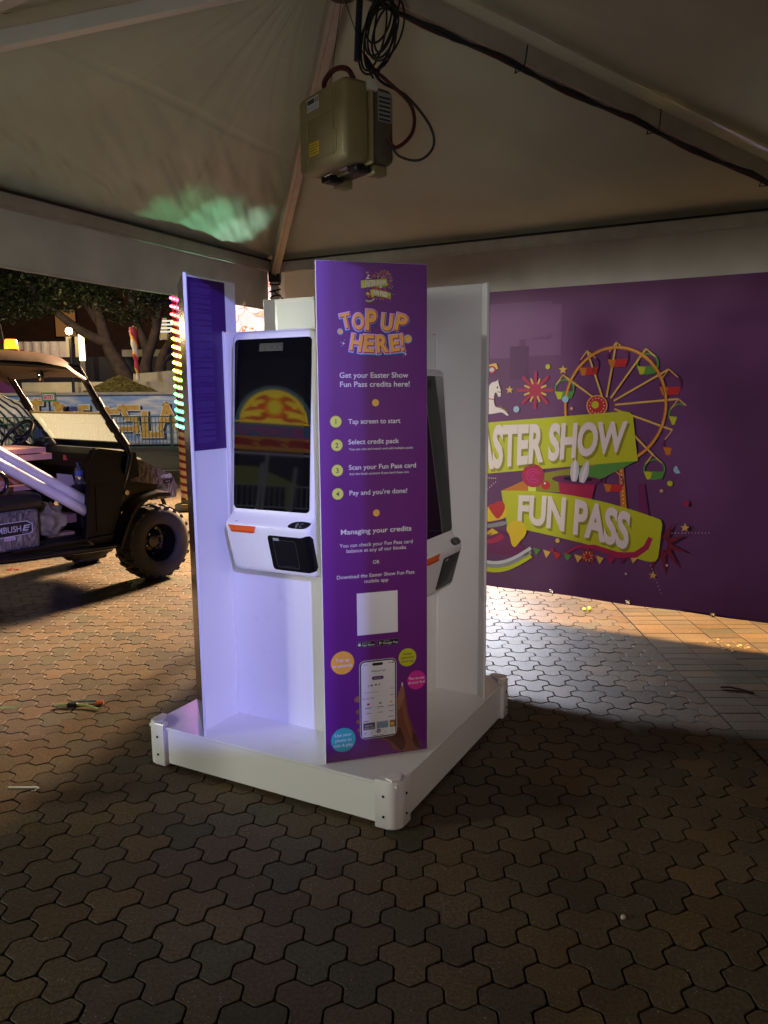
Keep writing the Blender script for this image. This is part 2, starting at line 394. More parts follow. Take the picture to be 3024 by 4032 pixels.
    def wq(q):
        (a0, a1), (b0, b1) = q
        def g(s_, t_):
            l = (a0[0]+(b0[0]-a0[0])*s_, a0[1]+(b0[1]-a0[1])*s_); h = (a1[0]+(b1[0]-a1[0])*s_, a1[1]+(b1[1]-a1[1])*s_)
            return (l[0]+(h[0]-l[0])*t_, l[1]+(h[1]-l[1])*t_)
        return g
    w1 = wq((((1.535, 1.088), (1.535, 1.352)), ((2.508, 1.245), (2.518, 1.403))))
    def w2(s_, t_):
        u_, z_ = wq((((1.875, 0.780), (1.880, 0.932)), ((2.550, 0.662), (2.560, 0.862))))(s_, t_)
        return (u_, z_+0.03*math.sin(math.pi*s_)*(0.4+0.6*t_))
    for (wf, t) in ((w1, 'EASTER SHOW'), (w2, 'FUN PASS')):
        A.text(t, 0, 1, 0, 1, I['olive'], 11, 0.045, warp=lambda a, b, wf=wf: (wf(a, b)[0]+0.012, wf(a, b)[1]-0.016))
        A.text(t, 0, 1, 0, 1, I['cream' if wf is w2 else 'cream'], 13, 0.040, warp=wf)
    # swoosh, bunting, bursts, stars, dots
    A.path([(2.18, 0.594), (2.26, 0.645), (2.36, 0.652), (2.50, 0.615), (2.60, 0.625), (2.66, 0.675), (2.682, 0.735)], [0.012, 0.02, 0.028, 0.034, 0.036, 0.034, 0.026], I['crimson'], 12)
    for k, c_ in enumerate(('green', 'gold', 'red', 'green', 'gold', 'plum', 'gold', 'crimson', 'plum', 'gold')):
        x = 1.972+0.066*k; z = 0.615-0.0095*k+0.00115*k*k*(1.0)
        A.poly([(x, z), (x+0.050, z-0.012), (x+0.022, z-0.052)], I[c_], 3)
    def burst(u, z, r, c1, c2, n=8):
        for k in range(n):
            a = 2*math.pi*k/n; A.line((u, z), (u+r*math.cos(a), z+r*math.sin(a)), r*.17, I[c1], 2)
            a += math.pi/n; A.line((u+r*.34*math.cos(a), z+r*.34*math.sin(a)), (u+r*.66*math.cos(a), z+r*.66*math.sin(a)), r*.10, I[c2], 4)
        A.circ(u, z, r*.33, I[c1], 3, 18)
    burst(1.967, 1.593, 0.115, 'crimson', 'gold'); burst(2.32, 0.588, 0.05, 'red', 'gold')
    for k in range(9):
        a = R(-150+36*k); A.poly([(2.745+0.04*math.cos(a+.5), 0.70+0.04*math.sin(a+.5)), (2.745+0.15*math.cos(a), 0.68+0.17*math.sin(a)), (2.745+0.04*math.cos(a-.5), 0.70+0.04*math.sin(a-.5))], I['maroon'], 2)
    for u, z, r in ((2.136, 1.713, .028), (1.802, 1.596, .026), (2.194, 1.483, .013), (2.868, .808, .028), (2.705, .512, .026), (2.73, 1.014, .014)): A.star(u, z, r, I['gold'], 3)
    for u, z, r, c_ in ((2.043, 1.733, .015, 'lime'), (1.849, 1.477, .020, 'paleblue'), (2.155, 1.538, .020, 'paleblue'), (2.814, 1.14, .023, 'paleblue'), (2.776, 1.059, .016, 'lime'),
                        (2.869, .949, .016, 'crimson'), (2.13, .671, .014, 'gold'), (2.097, .608, .013, 'crimson'), (2.78, .58, .007, 'cream'), (2.55, .505, .007, 'cream')): A.circ(u, z, r, I[c_], 7, 18)
    for k in range(12): A.circ(2.80+0.018*k, 0.772+0.0015*k, 0.003, I['cream'], 3, 6)
    for k in range(9): A.circ(2.69+0.008*k, 0.57-0.02*k, 0.003, I['cream'], 2, 6)
    for k in range(7): A.circ(1.64+0.013*k, 1.04, 0.0035, I['cream'], 2, 6); A.circ(1.64+0.013*k, 0.945+0.012*k, 0.0035, I['cream'], 2, 6)
    # ticket, carousel horse
    A.poly([(1.60, 1.745), (1.712, 1.762), (1.724, 1.728), (1.60, 1.672)], I['gold'], 3); A.circ(1.682, 1.722, 0.030, I['red'], 4, 20, 0.024); A.circ(1.682, 1.722, 0.017, I['ltgrey'], 5, 16, 0.013)
    horse = smooth_closed([(1.55, 1.40), (1.60, 1.50), (1.645, 1.52), (1.655, 1.60), (1.68, 1.645), (1.715, 1.648), (1.727, 1.665), (1.728, 1.640), (1.745, 1.60), (1.748, 1.556), (1.727, 1.552),
                           (1.722, 1.575), (1.705, 1.585), (1.698, 1.54), (1.708, 1.49), (1.74, 1.485), (1.775, 1.468), (1.802, 1.437), (1.785, 1.437), (1.755, 1.46), (1.715, 1.452), (1.67, 1.445), (1.62, 1.442)], 2)
    A.poly(horse, I['cream'], 3)
    A.poly([(1.708, 1.49), (1.745, 1.50), (1.80, 1.466), (1.795, 1.46), (1.75, 1.478), (1.71, 1.475)], I['brown'], 2)
    A.circ(1.722, 1.612, 0.005, I['black'], 4, 10, 0.008); A.line((1.655, 1.545), (1.700, 1.536), 0.006, I['red'], 4); A.line((1.722, 1.585), (1.747, 1.582), 0.005, I['maroon'], 4)
    # bowling-style shoes
    A.poly(smooth_closed([(1.56, 0.80), (1.58, 0.875), (1.66, 0.86), (1.70, 0.835), (1.74, 0.90), (1.795, 0.875), (1.80, 0.80), (1.76, 0.775), (1.62, 0.745), (1.56, 0.745)], 2), I['yellow'], 14)
    A.poly(smooth_closed([(1.66, 0.865), (1.715, 0.79), (1.745, 0.775), (1.79, 0.85), (1.775, 0.895), (1.73, 0.895), (1.715, 0.875)], 2), I['red'], 15)
    A.poly(smooth_closed([(1.55, 0.735), (1.66, 0.735), (1.80, 0.775), (1.80, 0.745), (1.68, 0.715), (1.55, 0.712)], 1), I['grey'], 15)
    A.poly(smooth_closed([(1.56, 0.60), (1.60, 0.67), (1.68, 0.72), (1.76, 0.71), (1.83, 0.66), (1.92, 0.61), (1.955, 0.60), (1.94, 0.555), (1.80, 0.545), (1.66, 0.55), (1.56, 0.575)], 2), I['plum'], 14)
    A.poly([(1.62, 0.655), (1.70, 0.715), (1.745, 0.690), (1.68, 0.665), (1.71, 0.690), (1.65, 0.662), (1.66, 0.69)], I['yellow'], 16)
    A.poly(smooth_closed([(1.64, 0.61), (1.72, 0.62), (1.79, 0.66), (1.76, 0.69), (1.70, 0.645), (1.63, 0.63)], 1), I['crimson'], 15)
    A.poly(smooth_closed([(1.80, 0.745), (1.86, 0.785), (1.92, 0.765), (1.935, 0.70), (1.88, 0.635), (1.855, 0.60), (1.83, 0.62), (1.82, 0.68), (1.795, 0.71)], 2), I['yellow'], 17)
    sole = [(1.54+0.42*t, 0.555-0.075*math.sin(math.pi*min(1, t*.9+.1))+0.055*t*t) for t in [i/10 for i in range(11)]]
    A.path(sole, 0.02, I['ltgrey'], 15); A.path([(a, b-0.022) for a, b in sole], 0.026, I['grey'], 14); A.path([(a, b-0.047) for a, b in sole], 0.034, I['lime'], 13)

# ================================================================== SETTING: ground
def ground_sheet(name, pts, z, M, label=None):
    b = MB(); b.poly([(x, y, z) for x, y in pts], [list(range(len(pts)))])
    o = b.build(name, M); tag(o, kind='structure'); return o
SAND = mat('joint sand', (0.015, 0.011, 0.007), 0.9, bump=0.5, bscale=120, var=0.3, vscale=20)
ground_sheet('ground', [(-150, -120), (150, -120), (150, 150), (-150, 150)], -0.013, SAND)
def paver_mat(name):
    M = mat(name, (0.1, 0.1, 0.1), 0.58, attr=True, bump=0.34, bscale=190, var=0.42, vscale=95, spec=0.28)
    nt = M.node_tree; N = nt.nodes; L = nt.links; b = N['Principled BSDF']
    tc = N.new('ShaderNodeTexCoord'); v = N.new('ShaderNodeTexVoronoi'); v.inputs['Scale'].default_value = 95
    L.new(tc.outputs['Object'], v.inputs['Vector'])
    lt = N.new('ShaderNodeMath'); lt.operation = 'LESS_THAN'; lt.inputs[1].default_value = 0.17
    L.new(v.outputs['Distance'], lt.inputs[0])
    n = N.new('ShaderNodeTexNoise'); n.inputs['Scale'].default_value = 14; L.new(tc.outputs['Object'], n.inputs['Vector'])
    g = N.new('ShaderNodeMath'); g.operation = 'GREATER_THAN'; g.inputs[1].default_value = 0.60; L.new(n.outputs[0], g.inputs[0])
    mu = N.new('ShaderNodeMath'); mu.operation = 'MULTIPLY'; L.new(lt.outputs[0], mu.inputs[0]); L.new(g.outputs[0], mu.inputs[1])
    src = b.inputs['Base Color'].links[0].from_socket
    mx = N.new('ShaderNodeMix'); mx.data_type = 'RGBA'; L.new(mu.outputs[0], mx.inputs[0]); L.new(src, mx.inputs[6]); mx.inputs[7].default_value = (0.34, 0.30, 0.26, 1)
    # broad grime patches
    n3 = N.new('ShaderNodeTexNoise'); n3.inputs['Scale'].default_value = 1.3; n3.inputs['Detail'].default_value = 4; L.new(tc.outputs['Object'], n3.inputs['Vector'])
    r3 = N.new('ShaderNodeMapRange'); r3.inputs[1].default_value = 0.35; r3.inputs[2].default_value = 0.65; r3.inputs[3].default_value = 0.72; r3.inputs[4].default_value = 1.15; L.new(n3.outputs[0], r3.inputs[0])
    cb = N.new('ShaderNodeCombineColor')
    for i in range(3): L.new(r3.outputs[0], cb.inputs[i])
    m2 = N.new('ShaderNodeMix'); m2.data_type = 'RGBA'; m2.blend_type = 'MULTIPLY'; m2.inputs[0].default_value = 1
    L.new(mx.outputs[2], m2.inputs[6]); L.new(cb.outputs[0], m2.inputs[7]); L.new(m2.outputs[2], b.inputs['Base Color'])
    return M
PAVER = paver_mat('concrete pavers')
GA = R(-1.8); GC, GS = math.cos(GA), math.sin(GA)
SEAM = (1.68, 4.5)
def seam_side(x, y): return (x-SEAM[0])*GC+(y-SEAM[1])*GS      # >0: right of the seam
def paver_col():
    k = rnd.random(); g = rnd.uniform(0.84, 1.16)
    base = (0.098, 0.072, 0.042) if k < .5 else (0.088, 0.070, 0.045) if k < .7 else (0.110, 0.074, 0.038) if k < .9 else (0.074, 0.066, 0.040)
    return tuple(c*g for c in base)
def add_paver(b, pts, inset=0.0026, bev=0.0020, drop=0.0018, depth=0.0125, z=0.0):
    """pts: outline; makes a top with a worn rounded edge and a skirt."""
    n = len(pts); cx_ = sum(p[0] for p in pts)/n; cy_ = sum(p[1] for p in pts)/n
    def shrink(d):
        out = []
        for i in range(n):
            a = pts[i-1]; p = pts[i]; c = pts[(i+1) % n]
            d1 = (p[0]-a[0], p[1]-a[1]); d2 = (c[0]-p[0], c[1]-p[1])
            l1 = math.hypot(*d1) or 1; l2 = math.hypot(*d2) or 1
            nx = -(d1[1]/l1+d2[1]/l2); ny = d1[0]/l1+d2[0]/l2; l = math.hypot(nx, ny) or 1
            out.append((p[0]+nx/l*d, p[1]+ny/l*d))
        return out
    dz = rnd.uniform(-0.0012, 0.0012); tx, ty = rnd.uniform(-.006, .006), rnd.uniform(-.006, .006)
    zt = lambda p, o: z+o+dz+(p[0]-cx_)*tx+(p[1]-cy_)*ty
    A_ = shrink(inset); B_ = shrink(inset+bev)
    o = len(b.v); c = paver_col()
    b.v += [(p[0], p[1], z-depth) for p in A_]+[(p[0], p[1], zt(p, -drop)) for p in A_]+[(p[0], p[1], zt(p, 0)) for p in B_]
    b.cols += [tuple(q*.08 for q in c)]*n+[tuple(q*.30 for q in c)]*n+[c]*n
    for i in range(n):
        j = (i+1) % n
        b.f.append([o+i, o+j, o+n+j, o+n+i]); b.f.append([o+n+i, o+n+j, o+2*n+j, o+2*n+i])
    b.f.append([o+2*n+i for i in range(n)]); b.mi += [0]*(2*n+1)
HW = 0.0905
def trihex():
    """outline of three joined hexagons (two above, one below), edges slightly waved like the real blocks"""
    cs = [(-HW/2, 0), (HW/2, 0), (0, -HW*math.sqrt(3)/2)]
    rr = HW/math.sqrt(3); edges = {}
    for (x, y) in cs:
        v = [(round(x+rr*math.cos(R(30+60*i)), 5), round(y+rr*math.sin(R(30+60*i)), 5)) for i in range(6)]
        for i in range(6):
            a, c = v[i], v[(i+1) % 6]
            key = lambda q: (round(q[0]*1e4), round(q[1]*1e4))
            if (key(c), key(a)) in edges: del edges[(key(c), key(a))]
            else: edges[(key(a), key(c))] = (a, c)
    nxt = {k[0]: (k[1], e) for k, e in edges.items()}
    st = next(iter(nxt)); cur = st; out = []
    while True:
        k2, e = nxt[cur]; out.append(e[0]); cur = k2
        if cur == st: break
    q = []
    for i in range(len(out)):           # cut each corner once
        p = out[i]; a = out[i-1]; c = out[(i+1) % len(out)]
        t = 0.11
        q += [(p[0]+(a[0]-p[0])*t, p[1]+(a[1]-p[1])*t), (p[0]+(c[0]-p[0])*t, p[1]+(c[1]-p[1])*t)]
    return q
TH = trihex()
def clip_seam(P, lim=-0.003):
    out = []
    for i in range(len(P)):
        a, c = P[i], P[(i+1) % len(P)]; da, dc = seam_side(*a)-lim, seam_side(*c)-lim
        if da <= 0: out.append(a)
        if (da < 0) != (dc < 0):
            t = da/(da-dc); out.append((a[0]+(c[0]-a[0])*t, a[1]+(c[1]-a[1])*t))
    if len(out) < 3: return []
    ar = sum(out[i-1][0]*out[i][1]-out[i][0]*out[i-1][1] for i in range(len(out)))/2
    out = [p for i, p in enumerate(out) if math.hypot(p[0]-out[i-1][0], p[1]-out[i-1][1]) > 1e-4]
    return out if abs(ar) > 0.0008 and len(out) > 2 else []
pv = MB(); pv.cols = []
for q in range(-300, 300):
    for r_ in range(-160, 230):
        if (q-r_) % 3: continue
        lx = HW*(q+r_/2); ly = HW*math.sqrt(3)/2*r_
        x = lx*GC-ly*GS; y = lx*GS+ly*GC
        if not (-9.5 < x < 3.0 and 0.35 < y < 13.2): continue
        if x < -0.62*y-0.9 or x > 0.56*y+0.6: continue
        if seam_side(x, y) > 0.16: continue
        ol = [(x+a*GC-b_*GS, y+a*GS+b_*GC) for a, b_ in TH]
        if seam_side(x, y) > -0.16: ol = clip_seam(ol)
        if len(ol) > 2: add_paver(pv, ol)
o = pv.build('paving', PAVER, solid=False); tag(o, kind='structure')
# rectangular blocks right of the seam
pb = MB(); pb.cols = []
PW, PL = 0.100, 0.205
for i in range(0, 22):
    for j in range(-45, 95):
        loc_ = lambda a, b_: (SEAM[0]+a*GC-b_*GS, SEAM[1]+a*GS+b_*GC)
        a0, a1, b0, b1 = i*PL, (i+1)*PL, j*PW, (j+1)*PW
        x, y = loc_((a0+a1)/2, (b0+b1)/2)
        if x > 0.56*y+0.8 or y < 0.4 or y > 13: continue
        add_paver(pb, [loc_(a0, b0), loc_(a1, b0), loc_(a1, b1), loc_(a0, b1)], inset=0.0040, bev=0.0006, drop=0.0003)
o = pb.build('block_paving', PAVER, solid=False); tag(o, kind='structure')
# brick strip, kerb and road further out
bs = MB(); bs.cols = []
for i in range(60):
    for j in range(22):
        x0 = -11+i*.2+(j % 2)*.1; y0 = 13.25+j*.1
        add_paver(bs, [(x0, y0), (x0+.2, y0), (x0+.2, y0+.1), (x0, y0+.1)])
o = bs.build('brick_strip', PAVER, solid=False); tag(o, kind='structure')
ASPH = mat('asphalt', (0.075, 0.072, 0.066), 0.75, bump=0.5, bscale=120, var=0.25, vscale=2.0)
ground_sheet('road', [(-40, 15.45), (30, 15.45), (30, 60), (-40, 60)], -0.004, ASPH)
LINE = mat('white road paint', (0.72, 0.70, 0.62), 0.6, var=0.2, vscale=6)
b = MB()
for x0, x1, y0, wd in ((-30, -4.95, 16.15, .12), (-4.85, 20, 16.18, .12), (-9, -5.6, 17.75, .10)):
    b.poly([(x0, y0, 0.0), (x1, y0, 0.0), (x1, y0+wd, 0.0), (x0, y0+wd, 0.0)], [[0, 1, 2, 3]])
o = b.build('road_marking', LINE, solid=False); tag(o, kind='structure')

# ================================================================== MARQUEE TENT
C1 = Vector((-0.774, 5.838)); UA, VA = -0.505, -2.004; WU, WV = 3.593, 3.51; HE = 2.5
uu = Vector((math.cos(UA), math.sin(UA))); vv = Vector((math.cos(VA), math.sin(VA)))
C2 = C1+uu*WU; C3 = C1+vv*WV; C4 = C1+uu*WU+vv*WV
APEX = Vector((-0.146, 3.367, 3.29)); CT = Vector((APEX.x, APEX.y))
tent = empty('marquee_tent', 'beige canvas marquee tent with pyramid roof over the ticket stand', 'tent', (APEX.x, APEX.y, 0))
TO = Vector((APEX.x, APEX.y, 0))
def tb(bm_, name, M, smooth=None, solid=True):
    bm_.xf(lambda q: q-TO); return bm_.build(name, M, tent, smooth, solid)
def wall_pt(P, d, U, z, off=0.0):
    n = Vector((-d.y, d.x)); n = n if (CT-P).dot(n) > 0 else -n       # inward
    q = P+d*U+n*off; return Vector((q.x, q.y, z))
def roof_panel(A2, B2, amp, seed, N=70):
    b = MB(); vs = []; fs = []
    oa = (A2-CT).normalized()*0.10; ob = (B2-CT).normalized()*0.10
    a3 = Vector((A2.x+oa.x, A2.y+oa.y, HE+0.015)); b3 = Vector((B2.x+ob.x, B2.y+ob.y, HE+0.015)); ap = APEX+Vector((0, 0, 0.06))
    nrm = (b3-a3).cross(ap-a3).normalized()
    for i in range(N+1):
        t = i/N
        for j in range(N+1):
            s_ = j/N; base = a3.lerp(b3, s_); p = base.lerp(ap, t)
            e_ = (1-t)*4*s_*(1-s_)+0.08
            ln = (b3-a3).length
            x = s_*ln*(1-t)+(t*ln/2); y = t*1.9
            # radiating tension creases and small crumples towards the eave
            d = 0.0
            low = max(0, 1-t/0.55)
            d += amp*1.3*noise.noise(Vector((x*1.5+seed, y*0.7, seed)))*e_*min(1, t*7)
            d += amp*0.55*max(0, noise.noise(Vector(((s_-.5)*9/(1.15-t), seed*2, 0.5)))-.15)*e_*min(1, t*7)
            if amp > .04:
                q1 = noise.noise(Vector(((x*.75+y*1.1)*9+seed, (y-x*.5)*2.2, 7.7))); d += .011*low*(1-2.2*abs(q1))*min(1, t*6)
                q2 = noise.noise(Vector(((x*.75+y*1.1)*21, (y-x*.5)*5, 2.2))); d += .005*low*low*(1-2.2*abs(q2))*min(1, t*6)
            d += amp*low*0.8*noise.noise(Vector(((x*0.8+y*1.0)*5.5+seed, (y-x*.4)*2.0, 3.1)))*min(1, t*7)
            d += amp*low*low*0.8*noise.noise(Vector(((x*0.7+y*1.0)*13, (y-x*.5)*6.0, seed)))*min(1, t*6)
            d += 0.004*(1 if abs(t-0.46) < 0.011 else 0)+0.0016*(1 if min(abs(s_-.36), abs(s_-.68)) < 0.006/(1.05-t) else 0)
            p = p-nrm*d*1.0-Vector((0, 0, 0.05*e_*(1-t)*min(1, t*3)*0.6))
            vs.append(p)
    for i in range(N):
        for j in range(N): fs.append([i*(N+1)+j, i*(N+1)+j+1, (i+1)*(N+1)+j+1, (i+1)*(N+1)+j])
    b.poly(vs, fs); return b
for A2, B2, amp, sd in ((C3, C1, 0.042, 1.7), (C1, C2, 0.020, 5.2), (C2, C4, 0.015, 9.1), (C4, C3, 0.015, 12.3)):
    tb(roof_panel(A2, B2, amp, sd, 190 if amp == 0.042 else 60), 'roof_panel', FABRIC, 180, False)
for (P, d, ln) in ((C1, uu, WU), (C1, vv, WV), (C2, vv, WV), (C3, uu, (C4-C3).length)):
    n = Vector((-d.y, d.x)); n = n if (CT-P).dot(n) > 0 else -n
    b = MB(); N = 120; rows = 7; vs = []; fs = []
    back = (P is C1 and d is uu)
    for i in range(N+1):
        U = ln*i/N
        for k in range(rows+1):
            z = HE+0.03-(HE+0.03-2.187)*k/rows
            off = -0.055*min(1, k/2+.25)+0.012*noise.noise(Vector((U*2.3, z*3, ln)))*(k/rows)+(0.007 if back else 0.003)*noise.noise(Vector((U*9+z*6, z*9, 2)))
            if k == rows: z += 0.004*math.sin(U*3)
            q = P+d*U+n*off; vs.append(Vector((q.x, q.y, z)))
    for i in range(N):
        for k in range(rows): fs.append([i*(rows+1)+k, i*(rows+1)+k+1, (i+1)*(rows+1)+k+1, (i+1)*(rows+1)+k])
    if P is not C3: b.poly(vs, fs); tb(b, 'valance', VALF if back else VALD, 180, False)
    hem = MB(); hem.tube([wall_pt(P, d, ln*i/30, 2.186+0.004*math.sin(ln*i/30*3), -0.055) for i in range(31)], 0.007, 6)
    if P is not C3: tb(hem, 'valance_hem', ALUW, 40)
    eb = MB(); a = wall_pt(P, d, 0.05, 2.478, 0.0); c = wall_pt(P, d, ln-0.05, 2.478, 0.0)
    eb.bar(a, c, 0.05, 0.055); eb.bar(wall_pt(P, d, 0.05, 2.445, 0.004), wall_pt(P, d, ln-.05, 2.445, 0.004), 0.03, 0.010)
    tb(eb, 'eave_beam', ALUW if back else ALU)
    gk = MB(); gk.bar(wall_pt(P, d, 0.03, 2.512, -0.005), wall_pt(P, d, ln-0.03, 2.512, -0.005), 0.075, 0.012); tb(gk, 'eave_gasket', BLACK)
for Pc, nm in ((C1, 1), (C2, 2), (C3, 3), (C4, 4)):
    q = Pc+(CT-Pc).normalized()*0.03
    b = MB(); b.tube([(q.x, q.y, 0.012), (q.x, q.y, 2.47)], 0.030, 14); b.box((q.x, q.y, 0.008), (0.14, 0.14, 0.012)); tb(b, 'corner_post', ALUW, 40)
    h = MB(); d = (CT-Pc).normalized()
    a = Vector((q.x, q.y, HE-0.05)); c = APEX-Vector((0, 0, 0.075)); c = c-Vector((d.x, d.y, 0))*0.05
    if nm == 3: a = a+Vector((0, 0, .055)); h.bar(a, c, 0.05, 0.05)
    else: h.bar(a, c, 0.055, 0.075); h.bar(a-Vector((0, 0, 0.042)), c-Vector((0, 0, 0.042)), 0.014, 0.012)
    tb(h, 'hip_beam', LITBAR if nm == 3 else ALU)
    br = MB(); br.box((q.x, q.y, 2.43), (0.085, 0.085, 0.12), None, None, 0.012)
    if nm == 1:
        for k in range(5):
            z = 2.36-0.045*k; br.tube([(q.x+0.036*math.cos(t), q.y+0.036*math.sin(t), z+0.01*math.sin(t+k)) for t in [2*math.pi*i/12 for i in range(12)]], 0.006, 6, closed=True)
        br.tube(catmull([(q.x, q.y-.04, 2.20), (q.x-.06, q.y-.05, 2.10), (q.x-.02, q.y-.05, 2.06)]), 0.004, 6)
        br.tube(catmull([(q.x, q.y-.04, 2.30), (q.x+.10, q.y-.06, 2.22), (q.x+.20, q.y-.10, 2.15)]), 0.004, 6)
    tb(br, 'corner_bracket', SATBLK if nm == 1 else ALU)
hub = MB(); hub.lathe([(0.0, -0.16), (0.05, -0.16), (0.06, -0.12), (0.06, 0.02), (0.0, 0.03)], 16, fn=lambda q: q+APEX); tb(hub, 'apex_hub', SATBLK, 40)
# ---------------------------------------------------------------- printed banner on the back wall
BNA = mat('purple mesh banner', (0.150, 0.048, 0.140), 0.46, bump=0.10, bscale=5, var=0.14, vscale=2.0, spec=0.4)
banner = empty('printed_banner', 'large purple banner with ferris wheel and show emblem on the back wall of the tent', 'banner', wall_pt(C1, uu, 1.9, 0.3))
BO = Vector(banner.location)
def bdisp(U, z):
    lowf = min(1, max(0, (0.50-z)*5)); hi = min(1, max(0, (z-1.9)*4))
    return 0.0025*noise.noise(Vector((U*.7, z*.5, 1.0)))+lowf*0.020*noise.noise(Vector((U*1.2+z*3.0, z*6.0, 4.0)))+(lowf+hi)*0.006*noise.noise(Vector((U*4, z*1.2, 8)))+min(1, max(0, (U-2.72)*2.5))*0.05*noise.noise(Vector((U*.9+z*1.6, z*1.1-U*.5, 6)))
def bpt(U, z, h=0.0): return wall_pt(C1, uu, U, z, 0.030+bdisp(U, z)+h)-BO
def bbot(U): return 0.335-0.027*(U-1.62)/1.7+0.004*math.sin(U*6.7)
GR = [(0.70, .372), (1.166, .368), (1.631, .357), (2.097, .345), (2.567, .333), (3.042, .320), (3.44, .312)]
us = sorted(set([0.25+0.03*i for i in range(111)]+[g+o_ for g, _ in GR for o_ in (-0.008, 0.008)]))
us = [a for i, a in enumerate(us) if not any(abs(a-g) < 0.0079 for g, _ in GR)]
bg = MB(); NZ = 52; vs = []; fs = []
def zlist(U):
    zg = 0.357-0.0263*(U-1.631); zb = bbot(U)
    return [zb, zg-0.008, zg+0.008]+[zg+0.008+(2.195-zg-0.008)*k/NZ for k in range(1, NZ+1)]
rows = NZ+3
for U in us:
    for z in zlist(U): vs.append(bpt(U, z))
for i in range(len(us)-1):
    hole = any(us[i] < g < us[i+1] for g, _ in GR)
    for k in range(rows-1):
        if hole and k == 1: continue
        fs.append([i*rows+k, i*rows+k+1, (i+1)*rows+k+1, (i+1)*rows+k])
bg.poly(vs, fs); bg.build('banner_sheet', BNA, banner, 180, False)
# faint skyline printed on the sheet
SKY1 = mat('skyline print', (0.200, 0.080, 0.195), 0.46, spec=0.4); SKY2 = mat('darker skyline print', (0.118, 0.036, 0.112), 0.46, spec=0.4)
A = Art(bpt, 0.0003)
def grid_rect(A, u0, z0, u1, z1, M, lay):
    nu = max(1, int((u1-u0)/0.05)); nz = max(1, int((z1-z0)/0.05)); p = []; f = []
    for i in range(nu+1):
        for k in range(nz+1): p.append((u0+(u1-u0)*i/nu, z0+(z1-z0)*k/nz))
    for i in range(nu):
        for k in range(nz): f.append([i*(nz+1)+k, i*(nz+1)+k+1, (i+1)*(nz+1)+k+1, (i+1)*(nz+1)+k])
    A.add(p, f, M, lay)
for u0, z0, u1, z1 in ((1.64, 1.79, 1.86, 2.12), (1.90, 1.80, 2.12, 2.10), (1.72, 1.90, 2.06, 2.12), (1.3, 1.75, 1.58, 2.1)): grid_rect(A, u0, z0, u1, z1, SKY1, 2)
for u0, z0, u1, z1 in ((1.80, 1.66, 1.92, 1.86), (1.60, 1.60, 1.66, 1.92)): grid_rect(A, u0, z0, u1, z1, SKY2, 3)
A.build('skyline_print', banner)
A = Art(lambda u, z, h: wall_pt(C1, uu, u, z, 0.0330+h)-BO, 0.00016); draw_logo(A, 1.38); A.build('emblem_print', banner)
for U, z in GR:
    g = MB(); c = bpt(U, z, 0.002); n = Vector((-uu.y, uu.x, 0)); n = n if n.xy.dot(CT-C1) > 0 else -n
    x = Vector((uu.x, uu.y, 0))
    g.tube([c+x*0.0125*math.cos(t)+Vector((0, 0, 0.0125*math.sin(t))) for t in [2*math.pi*i/16 for i in range(16)]], 0.0045, 8, closed=True)
    g.build('eyelet_ring', CHROME, banner, 60)

# ================================================================== TICKET STAND
KC = Vector((-0.2089, 3.473)); KY = 0.2947; kc, ks = math.cos(KY), math.sin(KY)
S_, HB, KD, KW, ZT, KE, CZ, DF = 1.2117, 0.1829, 0.6366, 0.2072, 2.0518, 0.4704, 1.843, 0.603
stand = empty('ticket_stand', 'white four sided ticket top up stand with purple corner panels on a square plinth', 'stand', (KC.x, KC.y, 0), KY)
# children use stand-local coordinates: a to the right, b away from the camera
q45 = math.sqrt(.5)
def rotk(k):                                    # quarter turns about the stand axis
    c_, s_ = (1, 0, -1, 0)[k], (0, 1, 0, -1)[k]
    return lambda v: Vector((v[0]*c_-v[1]*s_, v[0]*s_+v[1]*c_, v[2]))
def sq(p, q, z): return Vector(((p-q)*q45, (p+q)*q45, z))      # coordinates along the plinth sides
HS = S_/2
b = MB(); b.box((0, 0, 0), (S_-0.012, S_-0.012, HB-0.028)); b.xf(lambda v: sq(v.x, v.y, v.z+(HB+0.016)/2-0.002)); b.build('plinth', WHITE, stand)
b = MB(); b.box((0, 0, 0), (S_-0.002, S_-0.002, 0.012), None, None, 0.003); b.xf(lambda v: sq(v.x, v.y, v.z+HB-0.006)); b.build('plinth_top', WHITEG, stand)
CAPM = mat('white powder coated cap', (0.76, 0.75, 0.74), 0.3, var=0.06)
